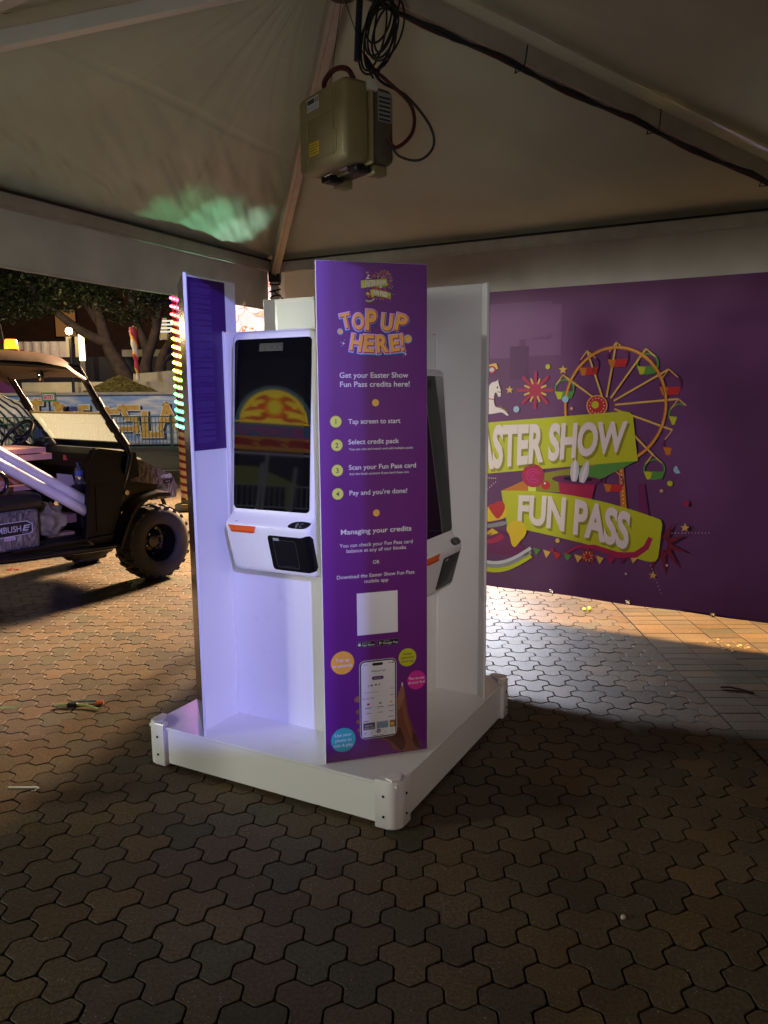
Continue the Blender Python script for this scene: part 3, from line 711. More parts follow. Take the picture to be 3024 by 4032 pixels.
for (sx, sy) in ((-1, -1), (1, -1), (-1, 1), (1, 1)):
    pts = [(0, -0.075), (0.0, 0.006), (-0.075, 0.006)]
    r_ = 0.048; out = [(-0.090, 0.008), (-0.090, -0.020), (-0.04, -0.04), (-0.020, -0.090), (0.008, -0.090)]
    out += [(0.008-r_+r_*math.cos(t), 0.008-r_+r_*math.sin(t)) for t in [math.pi/2*i/8 for i in range(9)]]
    b = MB(); n = len(out)
    lv = [(0.004, 1.0), (0.003, 0.0), (0.0, -0.004)]
    def ringp(z, sh): return [sq(sx*(HS+a-sh*(1 if a > -.05 else 0)), sy*(HS+c-sh*(1 if c > -.05 else 0)), z) for a, c in out]
    vs = ringp(0.006, .004)+ringp(0.012, 0)+ringp(HB+0.004, 0)+ringp(HB+0.012, 0.004)
    fs = [list(range(n)), [3*n+i for i in range(n)]]
    for k in range(3): fs += [[k*n+i, k*n+(i+1) % n, (k+1)*n+(i+1) % n, (k+1)*n+i] for i in range(n)]
    b.poly(vs, fs); cp = b.build('corner_cap', CAPM, stand, 35)
    hx = MB(); c0 = sq(sx*(HS-0.030), sy*(HS-0.030), HB+0.012)
    hx.prism([(0.033*math.cos(R(60*i)), 0.033*math.sin(R(60*i))) for i in range(6)], lambda x, y: c0+Vector((x, y, -0.002)), lambda x, y: c0+Vector((x*.92, y*.92, 0.006)))
    hx.build('cap_lid', CAPM, cp)
    for z in (0.055, 0.135):
        for ax_ in (0, 1):
            p = (HS-0.055, HS+0.0085) if ax_ else (HS+0.0085, HS-0.055)
            sc = MB(); sc.ball(sq(sx*p[0], sy*p[1], z), 0.0052, None, 8, 6); sc.build('screw', BLACKP, cp)
# core with four faces, and the wings that carry the corner panels
FD = KE*q45
b = MB(); b.box((0, 0, 0), (2*FD, 2*FD, CZ-HB+0.002), None, None, 0.003); b.xf(lambda v: sq(v.x, v.y, v.z+(CZ+HB)/2-0.001)); b.build('core_column', WHITE, stand)
TH_ = 0.012
g_ = KD-KE
fn_end = 0.2345
for k in range(4):                              # corners: 0 front, 1 right, 2 back, 3 left
    rf = rotk(k); d_ = DF if k == 0 else KD
    gk = (d_-KE)
    pn = MB(); pn.box((0, -d_+TH_/2, (HB+ZT)/2), (2*KW, TH_, ZT-HB), None, None, 0.0015); pn.xf(rf)
    po = pn.build('corner_panel', WHITE, stand)
    if k == 0: front = po
    pr = MB(); pr.box((0, -d_-0.0008, (HB+ZT)/2), (2*KW-0.003, 0.0016, ZT-HB-0.003)); pr.xf(rf); pf = pr.build('purple_face' if k != 3 else 'brown_face', PURPLE if k != 3 else mat('dark brown face', (0.035, 0.018, 0.016), 0.25), po)  # left panel's outer face is darker and browner than the other three
    if k == 0: fface = pf
    for sgn in (-1, 1):                         # the two side walls of the corner
        wb = MB()
        e0 = Vector((sgn*(gk-0.012), -(d_-TH_-0.001), 0)); dirv = Vector((-sgn*q45, q45, 0))
        inn = Vector((0, -KE, 0))               # core corner
        a = inn-dirv*(gk-0.014)/q45*1.0; c = inn+dirv*0.06
        nrm = Vector((sgn*q45, q45, 0))          # towards the recess
        zm, hgt = (HB+ZT)/2, ZT-HB
        # lower part ends at the core corner, upper part runs on above the core
        def slab(p0, p1, z0, z1):
            P = [p0, p1, p1-nrm*TH_, p0-nrm*TH_]
            wb.poly([(q.x, q.y, z0) for q in P]+[(q.x, q.y, z1) for q in P], [[3, 2, 1, 0], [4, 5, 6, 7], [0, 1, 5, 4], [1, 2, 6, 5], [2, 3, 7, 6], [3, 0, 4, 7]])
        slab(a-nrm*.0008, inn+dirv*0.004-nrm*.0008, HB+0.0005, CZ+0.004); c = inn+dirv*{(3, 1): .085, (1, -1): .06, (2, 1): .015}.get((k, sgn), -.002)
        slab(a-nrm*.0008, c-nrm*.0008, CZ+0.004, ZT)
        wb.xf(rf); so = wb.build('side_wall', WHITEG, po)
        if k == 3 and sgn == 1: leftwall = so
        if k == 1 and sgn == -1: rightwall = so
        if k == 2 and sgn == 1: backwall = so
# front panel artwork
I = INK
A = Art(lambda u, z, h: Vector((u, -DF-0.0018-h, z)), 0.0004)
A.T = lambda u, z: ((u-1.757)*.079-.0112, (z-.962)*.079+1.9542)
draw_logo(A, 1.37); A.build('emblem_print', fface)
A = Art(lambda u, z, h: Vector((u, -DF-0.0018-h, z)), 0.0004)
def fun_letter(ch, u0, u1, zb, cap, rot):
    for off, M, ly, du, dz in ((0.10, 'navy', 1, 0.002, -0.008), (0.105, 'ltblue', 2, 0, -0.002), (0.085, 'pink', 4, 0, 0), (0.06, 'crimson', 5, 0.0012, -0.0012), (0.03, 'orange', 7, -0.0005, 0.0005)):
        A.text(ch, u0+du, u1+du, zb+dz, cap, I[M], ly, off, rot=rot)
for ch, u0, u1, zb, cap, rot in (('T', -.118, -.085, 1.822, .048, 12), ('O', -.075, -.035, 1.818, .052, 3), ('P', -.024, .010, 1.816, .066, -3), ('U', .034, .072, 1.816, .054, -6), ('P', .088, .126, 1.814, .056, -14)):
    fun_letter(ch, u0, u1, zb, cap, rot)
for ch, u0, u1, zb, cap, rot in (('H', -.082, -.044, 1.742, .054, -10), ('E', -.033, .000, 1.739, .056, -2), ('R', .014, .052, 1.738, .056, 3), ('E', .066, .096, 1.742, .054, 6), ('!', .106, .114, 1.744, .056, 6)):
    fun_letter(ch, u0, u1, zb, cap, rot)
A.build('headline', fface)
for u, z, r_ in ((-.1226, 1.8082, .0100), (.1315, 1.785, .0145)):
    A = Art(lambda u, z, h: Vector((u, -DF-0.0018-h, z)), 0.0004); A.circ(u, z-0.004, r_*1.12, I['navy'], 1); A.circ(u, z, r_*1.1, I['ltblue'], 2); A.circ(u, z, r_*.9, I['gold'], 3); A.circ(u, z, r_*.6, I['orange'], 4); A.build('coin_icon', fface)
for u, z in ((.0058, 1.5557), (.0046, 1.1482)):
    A = Art(lambda u, z, h: Vector((u, -DF-0.0018-h, z)), 0.0004); A.circ(u, z, .0133, I['gold'], 2); A.circ(u, z, .0105, I['orange'], 3); A.star(u, z, .006, I['gold'], 4); A.build('coin_icon', fface)
for u, z in ((-.111, 1.767), (.122, 1.731)):
    A = Art(lambda u, z, h: Vector((u, -DF-0.0018-h, z)), 0.0004); A.star(u, z, .007, I['white'], 2, 4, .3); A.circ(u-.009, z+.004, .0018, I['pink'], 2, 8); A.circ(u+.004, z+.012, .0014, I['pink'], 2, 8); A.circ(u-.008, z-.008, .0014, I['pink'], 2, 8); A.build('sparkle', fface)
W_ = I['white']
for t, u0, u1, zb, cap, off in (('Get your Easter Show', -.1274, .1319, 1.6460, .0186, .012), ('Fun Pass credits here!', -.1261, .1373, 1.6137, .0186, .012),
      ('Tap screen to start', -.0979, .1006, 1.4807, .0172, .010), ('Select credit pack', -.0985, .0945, 1.4067, .0172, .010), ('You can mix and match and add multiple packs', -.0964, .150, 1.3846, .0080, .006),
      ('Scan your Fun Pass card', -.0984, .1612, 1.3134, .0172, .010), ("Ask the kiosk assistant if you don't have one", -.0972, .133, 1.2938, .0080, .006), ("Pay and you're done!", -.0974, .126, 1.2191, .0172, .010),
      ('Managing your credits', -.1325, .1419, 1.0737, .0185, .012), ('You can check your Fun Pass card', -.1385, .1472, 1.0250, .0135, .004), ('balance at any of our kiosks', -.1122, .1207, 1.0040, .0135, .004),
      ('OR', -.0106, .0148, .955, .0135, .004), ('Download the Easter Show Fun Pass', -.151, .1543, .9057, .0135, .004), ('mobile app', -.0445, .0492, .8835, .0135, .004)):
    A = Art(lambda u, z, h: Vector((u, -DF-0.0018-h, z)), 0.0004); A.text(t, u0, u1, zb, cap, W_, 2, off); A.build('text_line', fface)
for u0, u1, z0 in ((-.19, -.02, 1.550), (.035, .19, 1.550), (-.19, -.02, 1.148), (.035, .19, 1.148)):
    A = Art(lambda u, z, h: Vector((u, -DF-0.0018-h, z)), 0.0004); A.rect(u0, z0, u1, z0+.0004, I['violet'], 1); A.build('divider_line', fface)
A = Art(lambda u, z, h: Vector((u, -DF-0.0018-h, z)), 0.0004); A.rect(-.0757, .6807, .0859, .845, I['white'], 1); A.build('white_square', fface)
for t, u, z in (('1', -.1443, 1.4898), ('2', -.1418, 1.4046), ('3', -.1419, 1.3125), ('4', -.1419, 1.2264)):
    A = Art(lambda u, z, h: Vector((u, -DF-0.0018-h, z)), 0.0004)
    A.circ(u, z, .0212, I['limelt'], 1, 36); A.circ(u, z, .0200, I['lime'], 2, 36); A.circ(u, z, .0196, I['limelt'], 3, 36)
    A.text(t, u-.02, u+.02, z-.0085, .017, I['text'], 4, .012, anchor='centre'); A.build('number_badge', fface)
for lines, u, z, r_, bgc, fg, cap in ((('Top up', 'in seconds'), -.1348, .5800, .0455, 'orange', 'white', .0125), (('Access', 'interactive', 'show map'), .1246, .5735, .0362, 'lime', 'text', .0085),
        (('Plan to see', 'all your favs'), .1617, .4770, .0385, 'magenta', 'white', .0098), (('Use your', 'phone to', 'ride & play'), -.1370, .2705, .0485, 'teal', 'white', .0120)):
    A = Art(lambda u, z, h: Vector((u, -DF-0.0018-h, z)), 0.0004)
    A.circ(u, z, r_, I[bgc], 1, 44)
    n = len(lines)
    for i, t in enumerate(lines):
        A.text(t, u-.03, u+.03, z+((n-1)/2-i)*cap*1.75-cap/2, cap, I[fg], 2, .012, anchor='centre')
    A.build('slogan_badge', fface)
for kind, u0, u1 in (('App Store', -.0793, -.0059), ('Google Play', .0039, .0892)):
    A = Art(lambda u, z, h: Vector((u, -DF-0.0018-h, z)), 0.0004)
    A.rect(u0, .632, u1, .6545, I['grey'], 1, .003); A.rect(u0+.0007, .6327, u1-.0007, .6538, I['black'], 2, .003)
    if kind == 'App Store':
        A.text('Download on the', u0+.022, u0+.056, .6475, .0034, W_, 3); A.text('App Store', u0+.0205, u1-.004, .6370, .0078, W_, 3, .008)
        cu_, cz_ = u0+.0115, .6425
        A.circ(cu_-.0024, cz_+.0006, .0042, W_, 3, 16, .0054); A.circ(cu_+.0024, cz_+.0006, .0042, W_, 3, 16, .0054)
        A.circ(cu_+.0068, cz_+.0012, .0025, I['black'], 4, 12); A.path([(cu_, cz_+.0058), (cu_+.0012, cz_+.0080), (cu_+.003, cz_+.0092)], [.0004, .0022, .0004], W_, 3)
    else:
        A.text('GET IT ON', u0+.024, u0+.046, .6475, .0036, W_, 3); A.text('Google Play', u0+.0225, u1-.004, .6372, .0078, W_, 3, .004)
        a, zc = u0+.007, .6433
        A.poly([(a, zc-.0075), (a, zc+.0075), (a+.0066, zc)], I['paleblue'], 3); A.poly([(a, zc+.0075), (a+.013, zc), (a+.0066, zc)], I['green'], 3); A.poly([(a, zc-.0075), (a+.0066, zc), (a+.013, zc)], I['crimson'], 3)
        A.poly([(a+.009, zc+.0025), (a+.013, zc), (a+.009, zc-.0025), (a+.0066, zc)], I['yellow'], 4)
    A.build('store_badge', fface)
# printed hand holding a phone
A = Art(lambda u, z, h: Vector((u, -DF-0.0018-h, z)), 0.0004)
A.poly(smooth_closed([(.060, .20), (.110, .1865), (.188, .1855), (.165, .235), (.145, .285), (.130, .330), (.121, .385), (.116, .420), (.108, .470), (.101, .4760), (.0955, .450), (.082, .425), (.070, .35), (.050, .285), (.010, .262), (.020, .248), (.055, .235)], 2), I['skin'], 1)
A.poly(smooth_closed([(.084, .43), (.096, .45), (.101, .474), (.1075, .468), (.113, .41), (.104, .40), (.094, .37), (.082, .36)], 2), I['skinlt'], 2)
A.poly(smooth_closed([(.100, .40), (.112, .395), (.122, .34), (.135, .28), (.150, .24), (.140, .235), (.118, .29), (.104, .35)], 2), I['skinmd'], 2)
A.poly(smooth_closed([(.150, .205), (.178, .190), (.184, .1875), (.165, .232), (.148, .270), (.140, .255)], 2), I['skindk'], 2)
A.poly(smooth_closed([(.0985, .462), (.1005, .4765), (.105, .4735), (.1045, .455)], 2), I['cream'], 3)
A.poly(smooth_closed([(.014, .2600), (.075, .2660), (.090, .300), (.10, .27), (.12, .22), (.10, .1880), (.085, .205), (.05, .245)], 2), I['skindk'], 2)
for k, (zc, ln) in enumerate(((.4255, .034), (.375, .028), (.335, .026), (.300, .022))):
    A.poly(smooth_closed([(-.060, zc+.013), (-.060-ln*.6, zc+.016-.004*k*.3), (-.060-ln, zc+.002), (-.060-ln*.8, zc-.010), (-.060, zc-.012)], 2), I['skinlt' if k == 0 else 'skin'], 1+k % 2)
    A.circ(-.060-ln*.72, zc+.002, .006, I['skinlt'], 3, 12)
ph = [(-.069, .262), (.079, .262), (.0785, .578), (-.0695, .578)]
A.poly(rrect(-.0705, .2610, .0795, .5790, .022), I['ltgrey'], 4); A.poly(rrect(-.068, .2635, .077, .5765, .020), I['black'], 5); A.poly(rrect(-.0635, .2680, .0725, .5720, .016), I['white'], 6)
A.rect(-.0190, .5555, .0245, .5665, I['black'], 7, .0055)
A.text('9:41', -.052, -.038, .559, .0055, I['text'], 7); A.rect(.046, .560, .050, .563, I['text'], 7); A.rect(.053, .560, .057, .5635, I['text'], 7); A.rect(.060, .5595, .068, .5640, I['text'], 7, .001)
A.text('Welcome Tom', -.022, .034, .530, .0080, I['text'], 7, .012); A.rect(-.012, .5205, .022, .5222, I['ltgrey'], 7)
A.rect(-.0204, .4985, .0267, .5125, I['violet'], 7, .0065); A.text('Add Credits', -.012, .018, .5030, .0045, W_, 8)
for u_, w__ in ((-.036, .006), (-.026, .008), (-.010, .010), (.006, .006)): A.rect(u_, .4745+.001*(u_ > -.02), u_+w__, .4775+.003*(u_ > -.03), I['text'], 7)
A.ring(.060, .458, .003, .0040, I['text'], 7, 16); A.ring(-.049, .4500, .002, .003, I['grey'], 7, 14); A.rect(-.043, .4490, .006, .4505, I['grey'], 7)
A.text('Buy more Credits', -.057, -.012, .424, .0052, I['text'], 7, .01); A.rect(.052, .430, .067, .4320, I['text'], 7)
for u_, c_ in ((-.036, 'crimson'), (.012, 'grey'), (.056, 'orange')):
    A.rect(u_-.005, .3985, u_+.005, .4065, I[c_], 7, .001); A.rect(u_-.012, .3860, u_+.013, .3885, I['text'], 7); A.rect(u_-.013, .3795, u_+.012, .3808, I['ltgrey'], 7); A.rect(u_-.009, .3640, u_+.010, .3660, I['text'], 7)
A.rect(.044, .3415, .067, .3435, I['text'], 7); A.rect(-.056, .3330, -.036, .3355, I['text'], 7)
for u0, u1, c_ in ((-.0570, -.0098, 'photo'), (-.0035, .0440, 'sky'), (.0500, .0720, 'brown')):
    A.rect(u0, .2990, u1, .3270, I[c_], 7, .003)
A.rect(-.053, .302, -.014, .309, I['grey'], 8); A.rect(-.050, .314, -.020, .317, I['ltgrey'], 8); A.circ(-.03, .306, .003, I['crimson'], 9, 8)
A.path([(-.001, .302), (.006, .314), (.012, .320), (.018, .314), (.024, .303), (.030, .311), (.036, .314), (.042, .304)], .0015, I['navy'], 8)
A.circ(.060, .312, .008, I['gold'], 8, 14); A.circ(.064, .320, .004, I['dkorange'], 9, 10)
A.rect(-.0635, .2700, .0725, .2945, I['white'], 9)
A.circ(.004, .2895, .0085, I['violet'], 10, 18); A.ring(.004, .2895, .003, .0045, W_, 11, 12)
for u_, c_ in ((-.050, 'navy'), (-.024, 'ltgrey'), (.031, 'ltgrey'), (.057, 'ltgrey')): A.circ(u_, .2855, .0026, I[c_], 10, 10); A.rect(u_-.006, .2785, u_+.006, .2798, I['ltgrey'], 10)
A.rect(-.020, .2715, .026, .2732, I['black'], 10, .0008)
A.build('phone_picture', fface)
# conditions notice on the inner face of the left corner
LW0 = Vector((-KE, 0, 0)); LT = Vector((q45, q45, 0)); LN = Vector((q45, -q45, 0))
b = MB(); P = lambda s_, z, o_: LW0+LT*s_+LN*o_+Vector((0, 0, z))
b.prism([(-.2105, 1.3655), (.0135, 1.3655), (.0135, 2.0440), (-.2105, 2.0440)], lambda s_, z: P(s_, z, 0.0), lambda s_, z: P(s_, z, 0.0015))
nt_ = b.build('conditions_notice', DPURPLE, leftwall)
NTX = mat('small notice text', (0.12, 0.07, 0.27), 0.5)
A = Art(lambda u, z, h: P(u, z, 0.0020+h), 0.0003)
z = 2.022; rt_ = random.Random(3)
while z > 1.392:
    nl = rt_.randint(2, 7)
    for k in range(nl):
        if z < 1.392: break
        l = 1.0 if k < nl-1 else rt_.uniform(.25, .8)
        x0 = -.195; x1 = x0+.118*l; x = x0
        while x < x1:
            ww = min(rt_.uniform(.004, .014), x1-x); A.rect(x, z, x+ww, z+.0018, NTX, 1); x += ww+.0018
        z -= .0042
    z -= .0040
A.build('notice_text', nt_)
# pale sheet on the inner face of the back corner
SHEET = mat('pale grey sheet', (0.56, 0.60, 0.60), 0.30)
RW0 = Vector((KE, 0, 0)); RT_ = Vector((-q45, q45, 0)); RN_ = Vector((-q45, -q45, 0))
BW0 = Vector((0, KE, 0)); BT_ = Vector((q45, -q45, 0)); BN_ = Vector((-q45, -q45, 0))
b = MB(); b.prism([(-.2, 1.85), (.02, 1.85), (.02, 2.033), (-.2, 2.033)], lambda s_, z: BW0+BT_*s_+Vector((0, 0, z)), lambda s_, z: BW0+BT_*s_+BN_*.0012+Vector((0, 0, z))); b.build('blank_sheet', SHEET, backwall)

# ================================================================== TOUCH SCREEN TERMINALS
PROF = [(1.832, .070), (1.830, .088), (1.824, .097), (1.812, .1010), (1.76, .105), (1.60, .1155), (1.40, .129), (1.20, .1425), (1.14, .1470), (1.124, .1490), (1.116, .1530), (1.108, .160),
        (1.088, .183), (1.082, .1885), (1.075, .1905), (1.066, .1900), (1.05, .1860), (1.00, .1725), (0.94, .1560), (0.905, .1465), (0.892, .1415), (0.884, .1330), (0.880, .120)]
def po(z):
    for i in range(len(PROF)-1):
        z1, o1 = PROF[i]; z0, o0 = PROF[i+1]
        if z <= z1 and z >= z0: return o0+(o1-o0)*(z-z0)/(z1-z0)
    return PROF[0][1] if z > PROF[0][0] else PROF[-1][1]
SH, S0 = 0.2035, -0.009
def terminal(n_local, t_local, label):
    t = empty('touch_terminal', label, 'touch screen kiosk', (KC.x, KC.y, 0), KY, 'touch screen terminals on the stand')
    F = lambda s_, o_, z: t_local*s_+n_local*(FD+0.002+o_)+Vector((0, 0, z))
    b = MB(); rows = []; rr = 0.020
    zz = []
    for i in range(len(PROF)-1):
        z1, z0 = PROF[i][0], PROF[i+1][0]; k = max(1, int((z1-z0)/.02))
        zz += [z1+(z0-z1)*j/k for j in range(k)]
    zz.append(PROF[-1][0])
    for z in zz:
        dt = PROF[0][0]-z; rc = 0.028
        hw = SH-(rc-math.sqrt(max(0, rc*rc-(rc-min(dt, rc))**2)))
        db = z-PROF[-1][0]; hw -= 0.012*(1-min(1, db/.012))**2
        o_ = po(z); r2 = min(rr, o_*.45)
        back = 0.0 if z > .93 else 0.0
        row = [(-hw, back), (-hw, o_-r2)]
        row += [(-hw+r2-r2*math.cos(a), o_-r2+r2*math.sin(a)) for a in [math.pi/2*k/5 for k in range(1, 6)]]
        row += [(-a, c) for a, c in row[::-1]]
        rows.append([F(S0+a, c, z) for a, c in row])
    n = len(rows[0]); vs = [q for r_ in rows for q in r_]
    fs = [[i*n+j, i*n+j+1, (i+1)*n+j+1, (i+1)*n+j] for i in range(len(rows)-1) for j in range(n-1)]
    fs += [[i*n, i*n+n-1, (i+1)*n+n-1, (i+1)*n][::-1] for i in range(len(rows)-1)]
    fs += [list(range(n)), [(len(rows)-1)*n+j for j in range(n)]]
    b.poly(vs, fs); b.build('housing', SHELL, t, 40)
    def plate(name, pts, M, h, parent, base=0.0, zfn=None):
        pp = MB(); pp.prism(pts, lambda s_, z: F(s_, po(z)+base-0.004, z), lambda s_, z: F(s_, po(z)+base+h, z)); return pp.build(name, M, parent)
    # flat screen: exact plane through two profile points
    oA, oB = po(1.80)+0.0010, po(1.137)+0.0010
    sp = lambda s_, z, h: F(s_, oA+(oB-oA)*(1.80-z)/(1.80-1.137)+h, z)
    g = MB(); g.prism(rrect(S0-.183, 1.137, S0+.180, 1.8025, .017), lambda s_, z: sp(s_, z, -.006), lambda s_, z: sp(s_, z, .0012)); sg = g.build('screen_glass', GLASS, t)
    g = MB(); g.poly([sp(s_, z, .0016) for s_, z in ((S0-.158, 1.163), (S0+.152, 1.163), (S0+.152, 1.727), (S0-.158, 1.727))], [[0, 1, 2, 3]]); g.build('display', DISP, sg, solid=False)
    g = MB(); g.poly([sp(s_, z, .0018) for s_, z in rrect(S0-.062, 1.7535, S0+.050, 1.784, .004)], [list(range(24))])
    g.build('camera_window', mat('camera window', (0.012, 0.012, 0.013), 0.3, spec=.2), sg, solid=False)
    g = MB()
    for k in (-.045, -.02, .012, .035): g.poly([sp(S0+k+.006*math.cos(a), 1.769+.006*math.sin(a), .0021) for a in [2*math.pi*i/12 for i in range(12)]], [list(range(12))])
    g.build('camera_lenses', mat('camera lens', (0.05, 0.05, 0.055), 0.1), sg, solid=False)
    plate('ticket_slot', [(-.190, 1.0765), (-.055, 1.0765), (-.066, 1.0500), (-.176, 1.0500)], ORANGE, .004, t)
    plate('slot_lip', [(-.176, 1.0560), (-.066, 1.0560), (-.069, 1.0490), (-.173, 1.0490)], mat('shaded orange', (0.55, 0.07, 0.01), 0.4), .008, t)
    rd = MB(); pts = smooth_closed([(.085, 1.0820), (.112, 1.1060), (.190, 1.1060), (.188, 1.0920), (.172, 1.0815)], 2)
    rd.prism(pts, lambda s_, z: F(s_, po(z)-.004, z), lambda s_, z: F(s_, po(z)+.0030, z)); rd_o = rd.build('card_reader', GLOSSBLK, t)
    ar = Art(lambda u, z, h: F(u, po(z)+.0034+h, z), .0003)
    for k in range(4): ar.ring(.125, 1.093, .004+.003*k, .0052+.003*k, INK['grey'], 1, 10, -50, 50)
    ar.ring(.155, 1.0935, .006, .0072, INK['grey'], 1, 16, 40, 320); ar.build('contactless_symbol', rd_o)
    mk = Art(lambda u, z, h: F(u, po(z)+.0012+h, z), .0003); mk.poly([(-.165, 1.0895), (-.150, 1.0895), (-.148, 1.0925), (-.160, 1.0915)], INK['grey'], 1); mk.build('slot_mark', t)
    # barcode scanner window, wraps round the right hand edge
    def wpt(s_, z, h):
        r2 = .020; o_ = po(z); lim = S0+SH-r2
        if s_ > lim:
            a = min(1, (s_-lim)/(r2+.0015))*math.pi/2
            return F(lim+(r2+h)*math.sin(a), o_-r2+(r2+h)*math.cos(a), z)
        return F(s_, o_+h, z)
    g = MB(); N1, N2 = 26, 16; vs = []; fs = []
    for i in range(N1+1):
        sl_, sr_ = -.004, S0+SH+.0015
        s_ = sl_+(sr_-sl_)*(i/N1 if i > 6 else (i/6)**1.6*6/N1)
        ss = lambda x: max(0, min(1, x))**2*(3-2*max(0, min(1, x)))
        hi = 1.046+.011*ss((s_-.15)/.04); lo = .901+.010*ss((s_-.16)/.035)
        dl = min(s_-sl_, sr_-s_); rc = .014
        if dl < rc: cut = rc-math.sqrt(max(0, rc*rc-(rc-dl)**2)); hi -= cut; lo += cut
        for k in range(N2+1): vs.append(wpt(s_, lo+(hi-lo)*k/N2, .0016))
    for i in range(N1):
        for k in range(N2): fs.append([i*(N2+1)+k, i*(N2+1)+k+1, (i+1)*(N2+1)+k+1, (i+1)*(N2+1)+k])
    g.poly(vs, fs); so = g.build('scanner_window', SCANB, t, 60, False)
    ar = Art(lambda u, z, h: wpt(u, z, .0020+h), .0003)
    DG = mat('dim scanner frame', (0.03, 0.03, 0.033), 0.3)
    ar.rect(.018, .914, .126, 1.030, DG, 1, .010); ar.rect(.021, .917, .123, 1.027, mat('scanner dark', (0.008, .008, .01), .08, spec=.2), 2, .008)
    ar.rect(.022, 1.026, .050, 1.037, INK['grey'], 4); ar.rect(.055, .9205, .108, .9225, DG, 3)
    ar.build('scanner_insert', so)
    return t
Lt = Vector((q45, -q45, 0)); Ln = Vector((-q45, -q45, 0)); Rt_ = Vector((q45, q45, 0)); Rn = Vector((q45, -q45, 0))
t1 = terminal(Ln, Lt, 'white touch screen terminal left of the tall front panel, an orange slot below its screen')
t2 = terminal(Rn, Rt_, 'lower white touch screen terminal half hidden right of the tall front panel')
t2.location.z = -0.145

# ================================================================== HANGING EQUIPMENT CASE
case = empty('equipment_case', 'olive green hard plastic equipment case hanging under the tent roof', 'case', (-0.135, 3.36, 2.475), R(216-180))
OLIVE = mat('olive drab plastic', (0.29, 0.235, 0.11), 0.42, bump=0.1, bscale=200, var=0.12, vscale=9)
CW, CD, CH = 0.37, 0.115, 0.315             # width (y), half depth (x), height (z); lid faces -x
def cbox(x0, x1, y0, y1, z0, z1, bev): b_ = MB(); b_.box(((x0+x1)/2, (y0+y1)/2, (z0+z1)/2), (x1-x0, y1-y0, z1-z0), None, None, bev); return b_
lid = cbox(-.135, -.008, -CW/2, CW/2, 0, CH, .026); lo = lid.build('lid', OLIVE, case, 50)
case.scale = (.94, .94, .94)
bod = cbox(.004, .125, -CW/2+.008, CW/2-.008, .006, CH-.008, .030); bo_ = bod.build('body', mat('dark olive plastic', (0.10, 0.083, 0.052), 0.5, var=0.15), case, 50)
lipb = MB(); lipb.box((-.002, 0, CH/2), (.018, CW+.016, CH+.012), None, None, .008); lipb.build('rim', OLIVE, case, 50)
for y in (-.10, 0, .10):
    r_ = MB(); r_.box((-.137, y, CH/2), (.010, .012, CH-.06), None, None, .004)
    if y: r_.build('rib', OLIVE, lo, 50)
for z0, z1 in ((.04, .125), (.205, .285)):
    r_ = MB(); r_.box((-.1355, 0.0, (z0+z1)/2), (.006, CW-.12, z1-z0), None, None, .003); r_.build('raised_field', OLIVE, lo, 50)
for y in (-.105, .105):
    l_ = MB(); l_.box((-.012, y, -.010), (.075, .07, .030), None, None, .006); l_.box((-.012, y, -.022), (.05, .05, .012), None, None, .004); l_.build('latch', SATBLK, case, 50)
for y in (-.06, .06):
    l_ = MB(); l_.box((-.06, y, -.004), (.012, .06, .010), None, None, .003); l_.build('hinge_clip', CHROME, case)
for y in (-.13, .13):
    ft = MB(); ft.box((.06, y, -.016), (.07, .06, .04), None, None, .008); ft.build('foot', OLIVE, case, 50)
cr = MB()
cr.box((-.002, -CW/2-.004, CH-.018), (.05, .030, .045), None, None, .008); cr.build('corner_guard', ALUW, case, 40)
hd = MB(); hd.tube(catmull([(-.02, .10, CH), (-.05, .10, CH+.06), (-.06, 0, CH+.085), (-.05, -.09, CH+.06), (-.02, -.10, CH)]), .011, 8); hd.build('handle', REDC, case, 60)
A = Art(lambda u, z, h: Vector((-.1395-h, u, z)), .0004)
A.T = lambda u, z: (-u, z)
A.rect(-.10, .238, .0, .290, INK['ltgrey'], 1); A.rect(-.09, .266, -.035, .284, INK['black'], 2)
for k in range(7): A.rect(-.030+.004*k, .266, -.0285+.004*k+.001*(k % 2), .284, INK['black'], 2)
for k in range(3): A.rect(-.094, .244+.006*k, -.008, .246+.006*k, INK['grey'], 2)
A.build('white_label', lo)
A = Art(lambda u, z, h: Vector((-.1395-h, u, z)), .0004); A.T = lambda u, z: (-u, z)
A.rect(-.085, .058, -.005, .112, INK['yellow'], 1)
for k in range(4): A.rect(-.08, .066+.011*k, -.012-.012*(k % 2), .071+.011*k, INK['olive'], 2)
A.build('yellow_label', lo)
A = Art(lambda u, z, h: Vector((u, -CW/2+.0075-h, z)), .0004)
A.rect(.035, .17, .105, .285, INK['grey'], 1)
for k in range(6): A.rect(.040, .175+.017*k, .100, .183+.017*k, INK['black'], 2)
A.build('grey_label', bo_)
def c2w(p):
    c_, s_ = math.cos(case.rotation_euler.z), math.sin(case.rotation_euler.z)
    return Vector((p[0]*c_-p[1]*s_, p[0]*s_+p[1]*c_, p[2]))+Vector(case.location)
wires = empty('suspension_wire', 'thin steel wires holding the equipment case below the apex', 'wire', (APEX.x, APEX.y, 3.1))
WO = Vector(wires.location)
for y in (-.17, .13):
    b = MB(); b.tube([c2w((-.002, y, CH))-WO, Vector((0.0, 0.0, 0.05))], 0.0016, 6); b.build('wire_strand', CABLE, wires)
coil = empty('cable_coil', 'bundle of looped black cables tied beside the tent apex', 'cable', (0.0, 3.33, 3.0))
cc = Vector(coil.location)
rt_ = random.Random(11)
